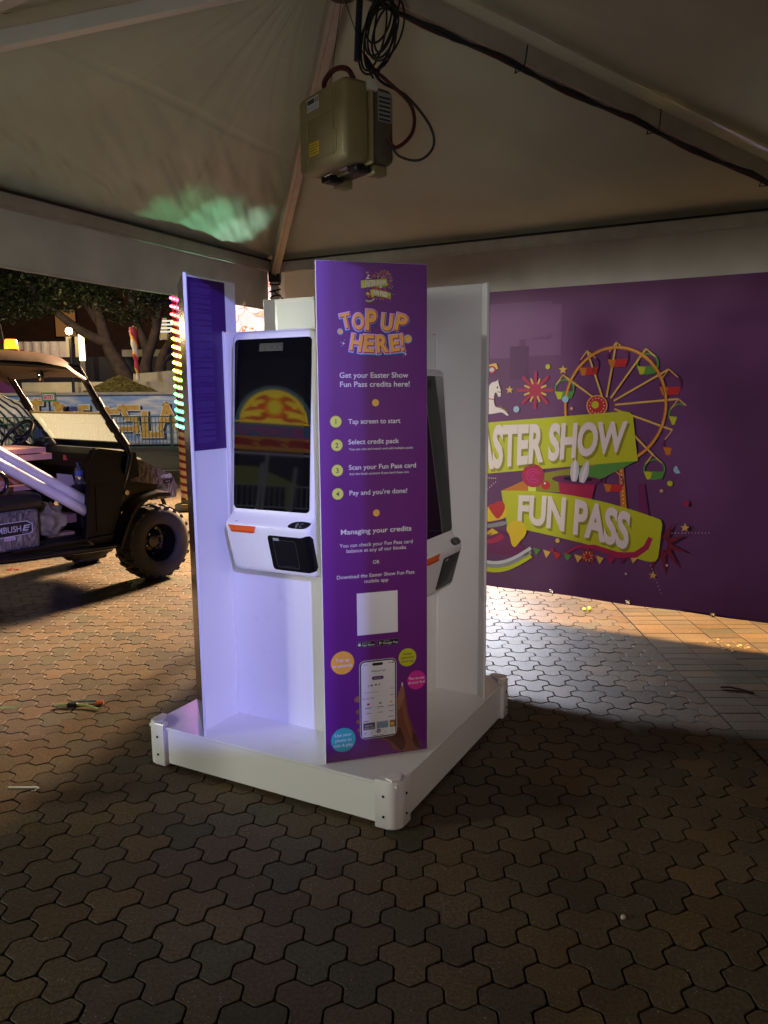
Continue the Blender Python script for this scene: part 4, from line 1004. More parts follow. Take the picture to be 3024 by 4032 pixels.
for k in range(9):
    rx, rz = rt_.uniform(.045, .075), rt_.uniform(.09, .14); ph = rt_.uniform(0, 6); tilt = rt_.uniform(-.5, .5); dx, dz = rt_.uniform(-.03, .03), rt_.uniform(-.05, .05)
    pts = []
    for i in range(28):
        t = 2*math.pi*i/28; x = rx*math.cos(t); z = rz*math.sin(t)
        pts.append(Vector((dx+x*math.cos(.45)-z*math.sin(.45)*-.5, .04*math.sin(t+ph)+tilt*.04, dz+z)))
    b = MB(); b.tube(pts, .0042, 6, closed=True); b.build('cable_loop', CABLE, coil, 60)
b = MB(); b.tube(catmull([(-.06, 0, .26), (-.075, -.01, .12), (-.085, -.01, -.02), (-.09, -.01, -.12)]), .013, 8); b.build('bound_cables', mat('blue black cable', (.010, .014, .03), .5), coil, 60)
lead = empty('case_cable', 'black and red leads looping down into the equipment case', 'cable', (0.05, 3.3, 2.6))
LO = Vector(lead.location)
def lead_tube(name, pts, r_, M): b = MB(); b.tube(catmull([Vector(p)-LO for p in pts], 8), r_, 8); b.build(name, M, lead, 60)
pin = c2w((.06, -.19, .10)); pin2 = c2w((.07, -.19, .09)); top_ = Vector((-.06, 3.32, 2.90))
lead_tube('red_lead', [top_, (-.02, 3.31, 2.84), c2w((.05, -.20, .30)), Vector((.12, 3.28, 2.70)), Vector((.125, 3.27, 2.60)), Vector((.06, 3.26, 2.54)), pin], .0075, REDC)
lead_tube('black_lead', [top_, (.0, 3.30, 2.80), (.10, 3.26, 2.73), (.19, 3.25, 2.62), (.205, 3.25, 2.54), (.15, 3.25, 2.49), (.07, 3.26, 2.51), pin2], .0052, CABLE)
lead_tube('thin_lead', [top_, (-.02, 3.31, 2.80), c2w((.02, -.20, .34))], .004, CABLE)

# black cables strapped along the right hip beam
hc = empty('hip_cable', 'black and dark red cables strapped along the right hand roof beam', 'cable', (APEX.x, APEX.y, 3.0))
HO = Vector(hc.location)
qa = C2+(CT-C2).normalized()*.03; dd = (CT-C2).normalized()
a = Vector((qa.x, qa.y, HE-.05)); c = APEX-Vector((0, 0, .075))
side = Vector((-dd.y, dd.x, 0)); side = side if side.dot(Vector((-1, -.3, 0))) > 0 else -side
for k, (M, off) in enumerate(((CABLE, 0), (CABLE, .012), (REDC, .024), (CABLE, .006))):
    pts = []
    for i in range(41):
        t = i/40; p = c.lerp(a, t)+side*(.045-off*.3)+Vector((0, 0, -.052-off*.25+.006*math.sin(i*1.3+k*2)*(1 if k != 2 else .5)-.014*abs(math.sin(t*math.pi*4.0))))
        pts.append(p-HO)
    b = MB(); b.tube(pts, .0075 if k < 3 else .005, 7); b.build('cable_run', M, hc, 60)
for t in (.30, .555, .80):
    p = c.lerp(a, t)-HO; axd = (a-c).normalized(); upv_ = side.cross(axd).normalized()
    b = MB(); b.tube([p+side*x+upv_*z for x, z in ((.058, -.066), (-.032, -.050), (-.031, .042), (.031, .042), (.056, -.03))], .0032, 6, closed=True); b.build('cable_tie', CABLE, hc)


# ================================================================== UTILITY CART
CAX = Vector((0.614, 0.789, 0)); CAY = Vector((-0.789, 0.614, 0))
cart = empty('utility_cart', 'black and camouflage off road utility cart with tan roof parked left of the tent', 'utility cart', (-2.43, 7.03, 0), math.atan2(.789, .614))
CAMO = mat('camouflage print', (0.16, 0.14, 0.125), 0.5)
nt = CAMO.node_tree; N = nt.nodes; L = nt.links
tc = N.new('ShaderNodeTexCoord'); mp = N.new('ShaderNodeMapping'); mp.inputs['Scale'].default_value = (14, 14, 5); mp.inputs['Rotation'].default_value = (0.3, 0.5, 0.4); L.new(tc.outputs['Object'], mp.inputs[0])
n1 = N.new('ShaderNodeTexNoise'); n1.inputs['Scale'].default_value = 1.6; n1.inputs['Detail'].default_value = 9; n1.inputs['Distortion'].default_value = 2.5; L.new(mp.outputs[0], n1.inputs['Vector'])
rp = N.new('ShaderNodeValToRGB'); L.new(n1.outputs[0], rp.inputs[0]); e_ = rp.color_ramp.elements
e_[0].position = .36; e_[0].color = (.045, .042, .04, 1); e_[1].position = .66; e_[1].color = (.38, .34, .30, 1)
x_ = e_.new(.47); x_.color = (.14, .125, .115, 1); x_ = e_.new(.56); x_.color = (.22, .185, .165, 1); L.new(rp.outputs[0], N['Principled BSDF'].inputs['Base Color'])
TAN = mat('tan roof plastic', (0.15, 0.10, 0.065), 0.42, bump=0.1, bscale=200, var=0.06)
POLY = mat('scratched clear plastic', (0.20, 0.23, 0.21), 0.22, var=0.16, vscale=7, transl=0.4, alpha=0.30)
def side_prism(b, pts, y0, y1, M=None): return b.prism(pts, lambda x, z: Vector((x, y0, z)), lambda x, z: Vector((x, y1, z)), M)
# wheels
def wheel(parent, x, y, out):
    w_ = empty('wheel', None, None, (x, y, 0.325)); w_.parent = parent
    fnc = lambda q: Vector((q.x, out*q.z, q.y))
    b = MB(); prof = [(.165, .115), (.185, .128), (.235, .138), (.280, .128), (.305, .105), (.310, .06), (.310, -.06), (.305, -.105), (.280, -.128), (.235, -.138), (.165, -.115), (.160, 0)]
    b.lathe(prof+[prof[0]], 48, fn=fnc)
    for k in range(22):
        for side in (-1, 1):
            for (zc, sk, wd) in ((.082, .30, .075), (.028, -.25, .050)):
                t = 2*math.pi*(k+(.5 if side > 0 else 0))/22
                r0, r1 = (.300, .329) if zc < .06 else (.285, .327)
                vs = []
                for r_ in (r0, r1):
                    for (du, dz) in ((-.013, -wd/2), (.017, -wd/2), (.013, wd/2), (-.017, wd/2)):
                        a = t+(du+sk*dz*.35*side)/r_; z = side*zc+dz*1.0
                        rr = r_-(.022*max(0, (abs(z)-.10)/.03) if abs(z) > .10 else 0)
                        vs.append(fnc(Vector((rr*math.cos(a), rr*math.sin(a), z))))
                b.poly(vs, [[0, 1, 2, 3], [7, 6, 5, 4], [0, 4, 5, 1], [1, 5, 6, 2], [2, 6, 7, 3], [3, 7, 4, 0]])
    b.build('tyre', TYRE, w_, 35)
    r_ = MB(); r_.lathe([(.170, .120), (.172, .108), (.160, .100), (.152, .060), (.148, .03), (.140, -.045), (.120, -.052), (.105, -.035), (.085, -.012), (.055, -.006), (.050, .012), (.0, .016)], 40, fn=fnc)
    r_.lathe([(.165, -.10), (.150, -.06), (.0, -.06)], 40, fn=fnc); r_.build('rim', GLOSSBLK, w_, 35)
    for k in range(4):
        n_ = MB(); a = 2*math.pi*k/4+.5; n_.ball(fnc(Vector((.070*math.cos(a), .070*math.sin(a), -.004))), .0105, None, 8, 6); n_.build('wheel_nut', CHROME, w_, 40)
    hs = MB()
    for k in range(8):
        a = 2*math.pi*k/8+.2; c = Vector((.118*math.cos(a), .118*math.sin(a), -.046))
        hs.poly([fnc(c+Vector((.012*math.cos(q), .012*math.sin(q), .004))) for q in [2*math.pi*i/10 for i in range(10)]], [list(range(10))])
    hs.build('rim_holes', mat('brake plate', (0.35, 0.33, 0.30), 0.3, metal=.8), w_, solid=False)
    return w_
for x in (0.0, -1.88): wheel(cart, x, -.535, -1); wheel(cart, x, .535, 1)
# chassis, sill, nerf bar
b = MB(); b.box((-1.0, 0, .42), (2.1, .98, .10), None, None, .02); b.box((-.12, 0, .50), (.5, .62, .26), None, None, .04); b.build('chassis', SATBLK, cart, 40)
b = MB(); b.tube(catmull([(-1.55, -.58, .50), (-1.42, -.62, .43), (-1.34, -.63, .405), (-.9, -.63, .385), (-.52, -.63, .37), (-.40, -.60, .37)]), .030, 10); b.build('sill_tube', GLOSSBLK, cart, 50)
b = MB(); b.box((-.86, -.40, .45), (.85, .45, .015)); b.build('floor_plate', SATBLK, cart)
b = MB(); b.bar((-.1, .535, .325), (-.1, -.535, .325), .05, .05); b.bar((-.12, .35, .55), (0, .535, .36), .04, .04); b.bar((-.12, -.35, .55), (0, -.535, .36), .04, .04); b.bar((-1.88, .535, .325), (-1.88, -.535, .325), .07, .07); b.build('axles', SATBLK, cart)
# front side panels (cowl) with moulded recess
for sy in (-1, 1):
    b = MB(); y0, y1 = sy*.60, sy*.54
    side_prism(b, [(-.66, .45), (-.605, .92), (-.62, 1.02), (-.545, 1.155), (-.50, 1.16), (-.33, 1.00), (-.29, .93), (-.29, .86), (-.36, .62), (-.45, .38), (-.58, .38)], y0, y1)
    b.build('cowl_panel', SATBLK, cart)
    b = MB(); side_prism(b, [(-.575, .50), (-.560, .87), (-.345, .87), (-.345, .82), (-.41, .60), (-.48, .46)], sy*.606, sy*.598); b.build('cowl_recess', SATBLK, cart)
    b = MB(); b.tube([(-.675, sy*.603, .42), (-.612, sy*.605, .91), (-.630, sy*.604, 1.02), (-.55, sy*.60, 1.165)], .011, 8); b.build('door_edge', SATBLK, cart, 50)
    # fender arch
    b = MB(); arc = [(-.42, .37), (-.36, .50), (-.30, .62), (-.235, .70), (-.14, .755), (-.03, .775), (.09, .765)]
    N_ = len(arc)
    vs = [Vector((x, sy*.50, z)) for x, z in arc]+[Vector((x, sy*.685, z-.012)) for x, z in arc]+[Vector((x+.01, sy*.685, z-.045)) for x, z in arc]
    fs = []
    for i in range(N_-1): fs += [[i, i+1, N_+i+1, N_+i], [N_+i, N_+i+1, 2*N_+i+1, 2*N_+i]]
    b.poly(vs, fs); b.build('fender', GLOSSBLK if sy > 0 else SATBLK, cart, 40, False)
    b = MB(); side_prism(b, [(-.56, .36), (-.42, .37), (-.30, .62), (-.14, .755), (.04, .775), (.04, .82), (-.28, .88), (-.46, .44)], sy*.58, sy*.50); b.build('inner_fender', GLOSSBLK, cart)
    for x, z, r_ in ((-.28, .785, .020), (-.335, .62, .014)):
        b = MB(); b.tube([(x, sy*.612, z), (x, sy*.60, z)], r_, 12); b.build('reflector', CHROME, cart, 40)
# dash and hood
b = MB(); side_prism(b, [(-.52, 1.00), (-.56, 1.12), (-.50, 1.165), (-.12, 1.10), (-.10, .9), (-.35, .85)], -.535, .535); b.build('dashboard', SATBLK, cart)
b = MB(); b.box((-.525, -.22, 1.07), (.03, .28, .09), None, Matrix.Rotation(R(-20), 3, 'Y'), .008); b.build('dash_tray', BLACKP, cart)
b = MB(); b.box((-.545, -.16, 1.08), (.014, .035, .055)); b.build('dash_sticker', mat('orange sticker', (.55, .12, .07), .5), cart)
b = MB(); side_prism(b, [(-.14, .88), (-.16, 1.085), (.02, 1.02), (.20, .93), (.33, .875), (.385, .76), (.37, .66), (.10, .66)], -.40, .40)
hood = b.build('hood', CAMO, cart)
A = Art(lambda u, z, h: Vector((u, -.402-h, z)), .0005)
A.text('HYBRID', .215, .325, .845, .030, INK['white'], 2, .02); A.rect(.235, .795, .330, .832, INK['black'], 1, .004); A.text('4 x 4', .262, .305, .806, .015, INK['white'], 2); A.build('hood_lettering', hood)
A = Art(lambda u, z, h: Vector((-.03+.0*h, 0, 0)), .0005)
b = MB(); b.box((.355, -.28, .83), (.05, .13, .06), None, None, .015); b.build('headlight', CHROME, cart, 40); b = MB(); b.box((.355, .28, .83), (.05, .13, .06), None, None, .015); b.build('headlight', CHROME, cart, 40)
# front bumper
b = MB(); b.tube(catmull([(-.10, -.33, .815), (.12, -.32, .765), (.33, -.30, .712), (.355, -.22, .708), (.355, .22, .708), (.33, .30, .712), (.12, .32, .765), (-.10, .33, .815)], 6), .022, 10)
b.tube([(.27, -.29, .72), (.335, -.27, .58), (.33, -.27, .45)], .018, 8); b.tube([(.27, .29, .72), (.335, .27, .58), (.33, .27, .45)], .018, 8); b.tube([(.33, -.27, .46), (.33, .27, .46)], .018, 8); b.build('bumper_bar', GLOSSBLK, cart, 50)
# roll cage
for sy in (-1, 1):
    y = sy*.56
    b = MB(); b.tube([(-.62, y, 1.80), (-.435, y, 1.47), (-.235, y, 1.16), (-.205, y, 1.08), (-.25, y, .94), (-.33, y, .74), (-.46, y, .42)], .026, 12)
    b.tube([(-.62, y, 1.80), (-1.45, y, 1.835), (-1.62, y, 1.5), (-1.72, y, .75)], .024, 10)
    pi_ = b.build('cage_tube', GLOSSBLK, cart, 50)
    for (x, z, x2, z2) in ((-.485, 1.555, -.440, 1.478), (-.375, 1.375, -.325, 1.298), (-.30, 1.265, -.235, 1.165)):
        c_ = MB(); c_.tube([(x, y, z), (x2, y, z2)], .036, 12); c_.build('tube_clamp', SATBLK, pi_, 40)
b = MB()
for x, z in ((-.60, 1.79), (-1.45, 1.83)): b.tube([(x, -.56, z), (x, .56, z)], .022, 8)
b.tube([(-.26, -.55, 1.185), (-.26, .55, 1.185)], .020, 8); b.tube([(-1.60, -.55, 1.5), (-1.60, .55, 1.5)], .022, 8); b.build('cross_tubes', GLOSSBLK, cart, 50)
# roof shell
b = MB(); prof = [(-1.75, 1.905), (-1.24, 1.925), (-.97, 1.918), (-.76, 1.885), (-.63, 1.83), (-.535, 1.765), (-.515, 1.748)]
lo_ = [(x, z-(.050 if i < 4 else .035 if i < 6 else .006)) for i, (x, z) in enumerate(prof)]
ys = [-.625, -.61, -.55, -.3, 0, .3, .55, .61, .625]; vs = []; fs = []
dz = lambda y: -.075*max(0, (abs(y)-.54)/.085)**2-.012*(y/.6)**2
for pr_ in (prof, lo_):
    for x, z in pr_:
        for y in ys: vs.append(Vector((x-.05*(y/.62)**2*(1 if x > -.7 else 0), y*(.985 if pr_ is lo_ else 1), z+(dz(y) if pr_ is prof else max(dz(y), -.03)))))
n1_, n2_ = len(prof), len(ys)
for s_ in (0, 1):
    o_ = s_*n1_*n2_
    for i in range(n1_-1):
        for j in range(n2_-1): fs.append([o_+i*n2_+j, o_+i*n2_+j+1, o_+(i+1)*n2_+j+1, o_+(i+1)*n2_+j])
T_ = n1_*n2_
for i in range(n1_-1):
    for j in (0, n2_-1): fs.append([i*n2_+j, (i+1)*n2_+j, T_+(i+1)*n2_+j, T_+i*n2_+j])
for j in range(n2_-1):
    for i in (0, n1_-1): fs.append([i*n2_+j, i*n2_+j+1, T_+i*n2_+j+1, T_+i*n2_+j])
b.poly(vs, fs); roof_ = b.build('roof', TAN, cart, 40)
b = MB(); b.box((-1.1, 0, 1.83), (.9, 1.0, .012)); b.build('roof_lining', SATBLK, roof_)
# windscreen, mirror, beacon
b = MB(); d = Vector((.30, 0, -.235)).normalized()
P0 = Vector((-.44, 0, 1.435)); P1 = Vector((-.245, 0, 1.165)); nn = Vector((.8, 0, .58)).normalized()*.004
vs = [P0+Vector((0, y, 0))+o_ for o_ in (nn, -nn) for y in (-.535, .535)]+[P1+Vector((0, y, 0))+o_ for o_ in (nn, -nn) for y in (-.535, .535)]
b.poly(vs, [[0, 1, 5, 4], [2, 3, 7, 6], [0, 2, 6, 4], [1, 3, 7, 5], [0, 1, 3, 2], [4, 5, 7, 6]]); ws = b.build('windscreen', POLY, cart)
b = MB(); b.poly([(-.235, -.50, 1.135), (-.235, .50, 1.135), (.0, .44, 1.035), (.0, -.44, 1.035)]+[(-.235, -.50, 1.13), (-.235, .50, 1.13), (.0, .44, 1.03), (.0, -.44, 1.03)], [[0, 1, 2, 3], [7, 6, 5, 4], [0, 1, 5, 4], [1, 2, 6, 5], [2, 3, 7, 6], [3, 0, 4, 7]]); b.build('scuttle_panel', POLY, ws)
b = MB(); b.bar((-.44, -.54, 1.438), (-.44, .54, 1.438), .012, .018); b.build('windscreen_edge', mat('yellowed edge', (.6, .42, .15), .4), ws)
b = MB(); b.bar((-.245, -.54, 1.155), (-.245, .54, 1.155), .03, .035); b.build('windscreen_rail', SATBLK, ws)
b = MB(); b.ball((-.615, 0, 1.745), .055, None, 18, 12, (.35, .55, 1.0)); mr = b.build('mirror', GLOSSBLK, cart, 60)
b = MB(); b.ball((-.628, 0, 1.745), .048, None, 18, 12, (.30, .50, 1.0)); b.build('mirror_glass', mat('mirror glass', (.8, .78, .6), .08, metal=1.0), mr, 60)
b = MB(); b.tube([(-.60, 0, 1.80), (-.615, 0, 1.76)], .010, 6); b.build('mirror_stem', SATBLK, mr)
b = MB(); b.lathe([(.0, .0), (.058, .0), (.058, .018), (.0, .018)], 20, fn=lambda q: q+Vector((-.895, -.10, 1.925))); bc = b.build('beacon', SATBLK, cart, 40)
b = MB(); b.lathe([(.050, .018), (.052, .03), (.046, .085), (.038, .094), (.0, .096)], 20, fn=lambda q: q+Vector((-.895, -.10, 1.925))); b.build('beacon_lens', mat('amber lens', (1.0, .20, .01), .25, emit=(1.0, .19, .01), estr=5), bc, 40)
# steering wheel, cluster
b = MB(); c = Vector((-.70, .30, 1.245)); ax_ = Vector((-.75, 0, .66)).normalized(); xx = Vector((0, 1, 0)); yy = ax_.cross(xx)
b.tube([c+xx*.165*math.cos(t)+yy*.165*math.sin(t) for t in [2*math.pi*i/32 for i in range(32)]], .016, 8, closed=True)
for a in (90, 210, 330): b.tube([c-ax_*.03, c+xx*.16*math.cos(R(a))+yy*.16*math.sin(R(a))], .012, 6)
b.ball(c-ax_*.02, .045, None, 14, 8, (1, 1, .6)); b.tube([c-ax_*.02, c-ax_*.30], .022, 8); b.build('steering_wheel', SATBLK, cart, 60)
b = MB(); b.box((-.47, .28, 1.165), (.11, .20, .10), None, Matrix.Rotation(R(-35), 3, 'Y'), .03); cl_ = b.build('gauge_cluster', SATBLK, cart, 45)
b = MB(); b.box((-.512, .28, 1.185), (.02, .15, .065), None, Matrix.Rotation(R(-35), 3, 'Y'), .008); b.build('gauge_glass', mat('gauge glass', (.03, .045, .03), .08), cl_)
# bench seat with camo box
b = MB(); b.box((-1.30, -.02, .80), (.62, 1.16, .13), None, None, .05); b.build('seat_cushion', mat('black vinyl', (.014, .014, .014), .35, bump=.08, bscale=80), cart, 50)
b = MB(); b.box((-1.34, 0, .60), (.60, 1.20, .30), None, None, .03); sb = b.build('seat_box', CAMO, cart, 45)
b = MB(); b.box((-1.66, 0, 1.10), (.12, 1.1, .50), None, Matrix.Rotation(R(-8), 3, 'Y'), .05); b.build('seat_back', mat('black vinyl back', (.014, .014, .014), .35), cart, 50)
b = MB(); side_prism(b, [(-2.45, .55), (-2.45, .95), (-1.72, .95), (-1.72, .50)], -.60, .60); b.build('cargo_bed', SATBLK, cart)
A = Art(lambda u, z, h: Vector((u, -.602-h, z)), .0006)
A.poly([(-1.62, .570), (-1.62, .668), (-1.14, .668), (-1.098, .640), (-1.10, .580), (-1.13, .566), (-1.62, .555)], INK['ltgrey'], 1); A.poly([(-1.62, .576), (-1.62, .662), (-1.145, .662), (-1.106, .637), (-1.108, .584), (-1.133, .572), (-1.62, .561)], INK['black'], 2)
A.ring(-1.405, .615, .026, .033, INK['ltgrey'], 3, 20); A.line((-1.44, .615), (-1.37, .615), .005, INK['ltgrey'], 3); A.line((-1.405, .580), (-1.405, .650), .005, INK['ltgrey'], 3)
A.text('MBUSH', -1.365, -1.190, .594, .044, INK['ltgrey'], 3, .012); A.poly([(-1.180, .594), (-1.165, .638), (-1.115, .638), (-1.120, .629), (-1.155, .629), (-1.158, .621), (-1.125, .621), (-1.128, .612), (-1.162, .612), (-1.165, .603), (-1.135, .603), (-1.138, .594)], INK['ltgrey'], 3)
A.text('4x4 EV', -1.185, -1.135, .578, .009, INK['ltgrey'], 3)
A.rect(-1.32, .536, -1.235, .562, INK['ltgrey'], 1, .010); A.text('4x4 EV', -1.312, -1.243, .543, .011, INK['crimson'], 2, .02)
A.build('seat_box_decal', sb)
b = MB(); b.tube(catmull([(-1.55, -.60, 1.06), (-1.36, -.60, 1.06), (-1.27, -.60, .99), (-1.29, -.60, .90), (-1.40, -.60, .87)]), .016, 8); b.build('hip_rail', GLOSSBLK, cart, 50)
# load in the cart: every piece a thing of its own
CROT = Matrix.Rotation(math.atan2(.789, .614), 3, 'Z')
def cw(x, y, z): return CROT @ Vector((x, y, z))+Vector((-2.43, 7.03, 0))
def load(name, bm_, M, label, cat, group=None, smooth=None):
    bm_.xf(lambda q: CROT @ q); c = sum((Vector(q) for q in bm_.v), Vector())/len(bm_.v); zmin = min(q[2] for q in bm_.v)
    o_ = Vector((c.x, c.y, zmin)); bm_.xf(lambda q: q-o_)
    ob = bm_.build(name, M, None, smooth); ob.location = o_+Vector((-2.43, 7.03, 0)); return tag(ob, label, cat, group)
PVC = mat('white pvc', (0.80, 0.78, 0.74), 0.3, var=.03)
b = MB(); b.tube([(-.585, -.50, .735), (-1.70, -.50, 1.47)], .042, 20); load('pipe', b, PVC, 'upper white pipe leaning across the cart seat', 'pipe', 'white pipes in the cart', 50)
b = MB(); b.tube([(-.60, -.53, .655), (-1.70, -.53, 1.375)], .042, 20); load('pipe', b, PVC, 'lower white pipe leaning across the cart seat', 'pipe', 'white pipes in the cart', 50)
FOAM = mat('pink foam board', (0.52, 0.27, 0.22), 0.7, var=.08, vscale=12)
b = MB(); b.box((-1.15, -.15, 1.165), (.62, .5, .04)); load('foam_board', b, FOAM, 'top pink foam board of the pile on the cart seat', 'board', 'pink boards on the cart seat')
b = MB(); b.box((-1.13, -.16, 1.115), (.66, .5, .045)); load('foam_board', b, FOAM, 'second pink foam board from the top on the cart seat', 'board', 'pink boards on the cart seat')
b = MB(); b.box((-1.20, -.10, 1.00), (.50, .4, .18)); load('foam_board', b, FOAM, 'thick pink foam block in the middle of the pile on the cart seat', 'board', 'pink boards on the cart seat')
b = MB(); b.box((-1.16, -.16, .888), (.56, .5, .038)); load('foam_board', b, FOAM, 'bottom pink foam board lying on the black cart seat', 'board', 'pink boards on the cart seat')
PET = mat('clear bottle plastic', (0.85, 0.90, 1.0), 0.08, trans=.85, ior=1.33)
bt = empty('water_bottle', 'clear plastic water bottle with blue cap standing behind the cart cowl', 'bottle', cw(-.52, -.31, .86))
b = MB(); b.lathe([(0, 0), (.030, 0), (.033, .01), (.033, .06), (.030, .065), (.033, .07), (.033, .115), (.026, .138), (.013, .152), (.013, .160), (.0, .160)], 20); b.build('bottle_body', PET, bt, 50)
b = MB(); b.lathe([(0, .158), (.015, .158), (.015, .180), (0, .180)], 16); b.build('bottle_cap', mat('blue cap', (.04, .22, .60), .4), bt, 40)
b = MB(); b.lathe([(.0335, .072), (.0335, .110)], 20); b.build('bottle_label', mat('blue label', (.12, .20, .55), .4), bt, 50, False)
b = MB(); b.box((-.52, -.31, .68), (.14, .22, .36), None, None, .02); load('bottle_shelf', b, SATBLK, 'black moulded shelf below the water bottle in the cart', 'shelf')
b = MB(); b.poly([(-.70, -.30, .87), (-.55, -.30, .845), (-.53, -.22, .93), (-.66, -.22, .955)]+[(-.70, -.29, .865), (-.55, -.29, .84), (-.53, -.21, .925), (-.66, -.21, .95)], [[0, 1, 2, 3], [7, 6, 5, 4], [0, 1, 5, 4], [1, 2, 6, 5], [2, 3, 7, 6], [3, 0, 4, 7]])
load('paper_card', b, mat('pale cardboard', (.55, .45, .38), .7), 'pale folded card lying beside the water bottle in the cart', 'card')
b = MB(); bm2 = bmesh.new(); bmesh.ops.create_icosphere(bm2, subdivisions=4, radius=1)
for q in bm2.verts:
    n_ = q.co.copy(); k = 1+.30*noise.noise(n_*2.1)+.16*noise.noise(n_*5.0)+.07*noise.noise(n_*11)
    q.co = Vector((n_.x*.15*k, n_.y*.18*k, max(-.11, n_.z*.14*k)))+Vector((-.84, -.30, .60))
bm2.verts.index_update(); b.poly([q.co.copy() for q in bm2.verts], [[q.index for q in f.verts] for f in bm2.faces]); bm2.free()
load('plastic_bag', b, mat('crumpled clear bag', (.42, .34, .20), .18, trans=.25, bump=.6, bscale=30, var=.3, vscale=9), 'crumpled clear plastic bag on the cart floor beside the seat box', 'bag', None, 60)
b = MB(); b.box((-.70, -.30, .60), (.16, .2, .07), None, None, .004); load('carton', b, mat('brown carton', (.30, .14, .11), .6), 'small reddish brown carton on the cart floor beside the plastic bag', 'box')
b = MB(); b.box((-.75, -.34, .475), (.22, .10, .035), None, None, .003); load('timber_offcut', b, mat('raw timber', (.45, .25, .13), .6), 'short timber offcut on the cart floor', 'timber')

# ================================================================== CANDY STRIPED POLE WITH LED ROPE
pole = empty('striped_pole', 'cream and maroon striped pole wound with rainbow fairy lights beside the cart', 'pole', (-2.71, 10.65, 0))
SM = bpy.data.materials.new('candy stripes'); SM.use_nodes = True
nt = SM.node_tree; N = nt.nodes; L = nt.links
tc = N.new('ShaderNodeTexCoord'); sx_ = N.new('ShaderNodeSeparateXYZ'); L.new(tc.outputs['Object'], sx_.inputs[0])
at = N.new('ShaderNodeMath'); at.operation = 'ARCTAN2'; L.new(sx_.outputs[1], at.inputs[0]); L.new(sx_.outputs[0], at.inputs[1])
PITCHP = 0.104
m1 = N.new('ShaderNodeMath'); m1.operation = 'MULTIPLY'; m1.inputs[1].default_value = 1/(2*math.pi); L.new(at.outputs[0], m1.inputs[0])
m2 = N.new('ShaderNodeMath'); m2.operation = 'MULTIPLY'; m2.inputs[1].default_value = 1/PITCHP; L.new(sx_.outputs[2], m2.inputs[0])
ad = N.new('ShaderNodeMath'); ad.operation = 'ADD'; L.new(m1.outputs[0], ad.inputs[0]); L.new(m2.outputs[0], ad.inputs[1])
fr = N.new('ShaderNodeMath'); fr.operation = 'FRACT'; L.new(ad.outputs[0], fr.inputs[0])
lt = N.new('ShaderNodeMath'); lt.operation = 'LESS_THAN'; lt.inputs[1].default_value = 0.42; L.new(fr.outputs[0], lt.inputs[0])
mx = N.new('ShaderNodeMix'); mx.data_type = 'RGBA'; mx.inputs[6].default_value = (.75, .60, .36, 1); mx.inputs[7].default_value = (.22, .012, .025, 1); L.new(lt.outputs[0], mx.inputs[0]); L.new(mx.outputs[2], N['Principled BSDF'].inputs['Base Color'])
N['Principled BSDF'].inputs['Roughness'].default_value = .3
PR = .064
b = MB(); b.tube([(0, 0, .10+.2*i) for i in range(25)], PR, 28); b.build('pole_shaft', SM, pole, 50)
b = MB(); b.box((0.03, 0, .05), (.30, .30, .10), None, None, .015); b.box((0.03, 0, .13), (.16, .16, .06), None, None, .01); b.build('pole_foot', mat('olive yellow steel', (.22, .20, .06), .5, var=.2), pole, 40)
def hue(z):
    st = [(1.0, (.05, .85, .95)), (1.35, (.02, 1.0, .45)), (1.75, (.20, 1.0, .10)), (2.05, (.85, .95, .10)), (2.35, (1.0, .60, .08)), (2.6, (1.0, .10, .06)), (2.85, (1.0, .05, .30)), (3.1, (1.0, .18, .85)), (3.4, (.62, .22, 1.0)), (5, (.30, .20, 1.0))]
    for (a, ca), (c_, cb_) in zip(st, st[1:]):
        if z <= c_: t = max(0, (z-a)/(c_-a)); return tuple(ca[i]+(cb_[i]-ca[i])*t for i in range(3))
    return st[-1][1]
LED = bpy.data.materials.new('led glow'); LED.use_nodes = True; nt = LED.node_tree; N = nt.nodes; L = nt.links
vc = N.new('ShaderNodeVertexColor'); vc.layer_name = 'Col'; L.new(vc.outputs[0], N['Principled BSDF'].inputs['Emission Color']); N['Principled BSDF'].inputs['Emission Strength'].default_value = 26.0
rope = MB(); beads = MB(); beads.cols = []
pts = []
z = 1.12
while z < 4.6:
    a = -2*math.pi*(z/PITCHP)+4.4; pts.append(((PR+.008)*math.cos(a), (PR+.008)*math.sin(a), z)); z += PITCHP/20
rope.tube(pts, .007, 6)
for i in range(0, len(pts), 2):
    p = pts[i]; n0 = len(beads.v); beads.ball((p[0]*1.06, p[1]*1.06, p[2]), .0135, None, 6, 4); beads.cols += [hue(p[2])]*(len(beads.v)-n0)
ro = rope.build('light_rope', mat('clear rope', (.7, .6, .55), .3, emit=(1.0, .62, .55), estr=.9), pole, 50); beads.build('led_beads', LED, ro, 60)

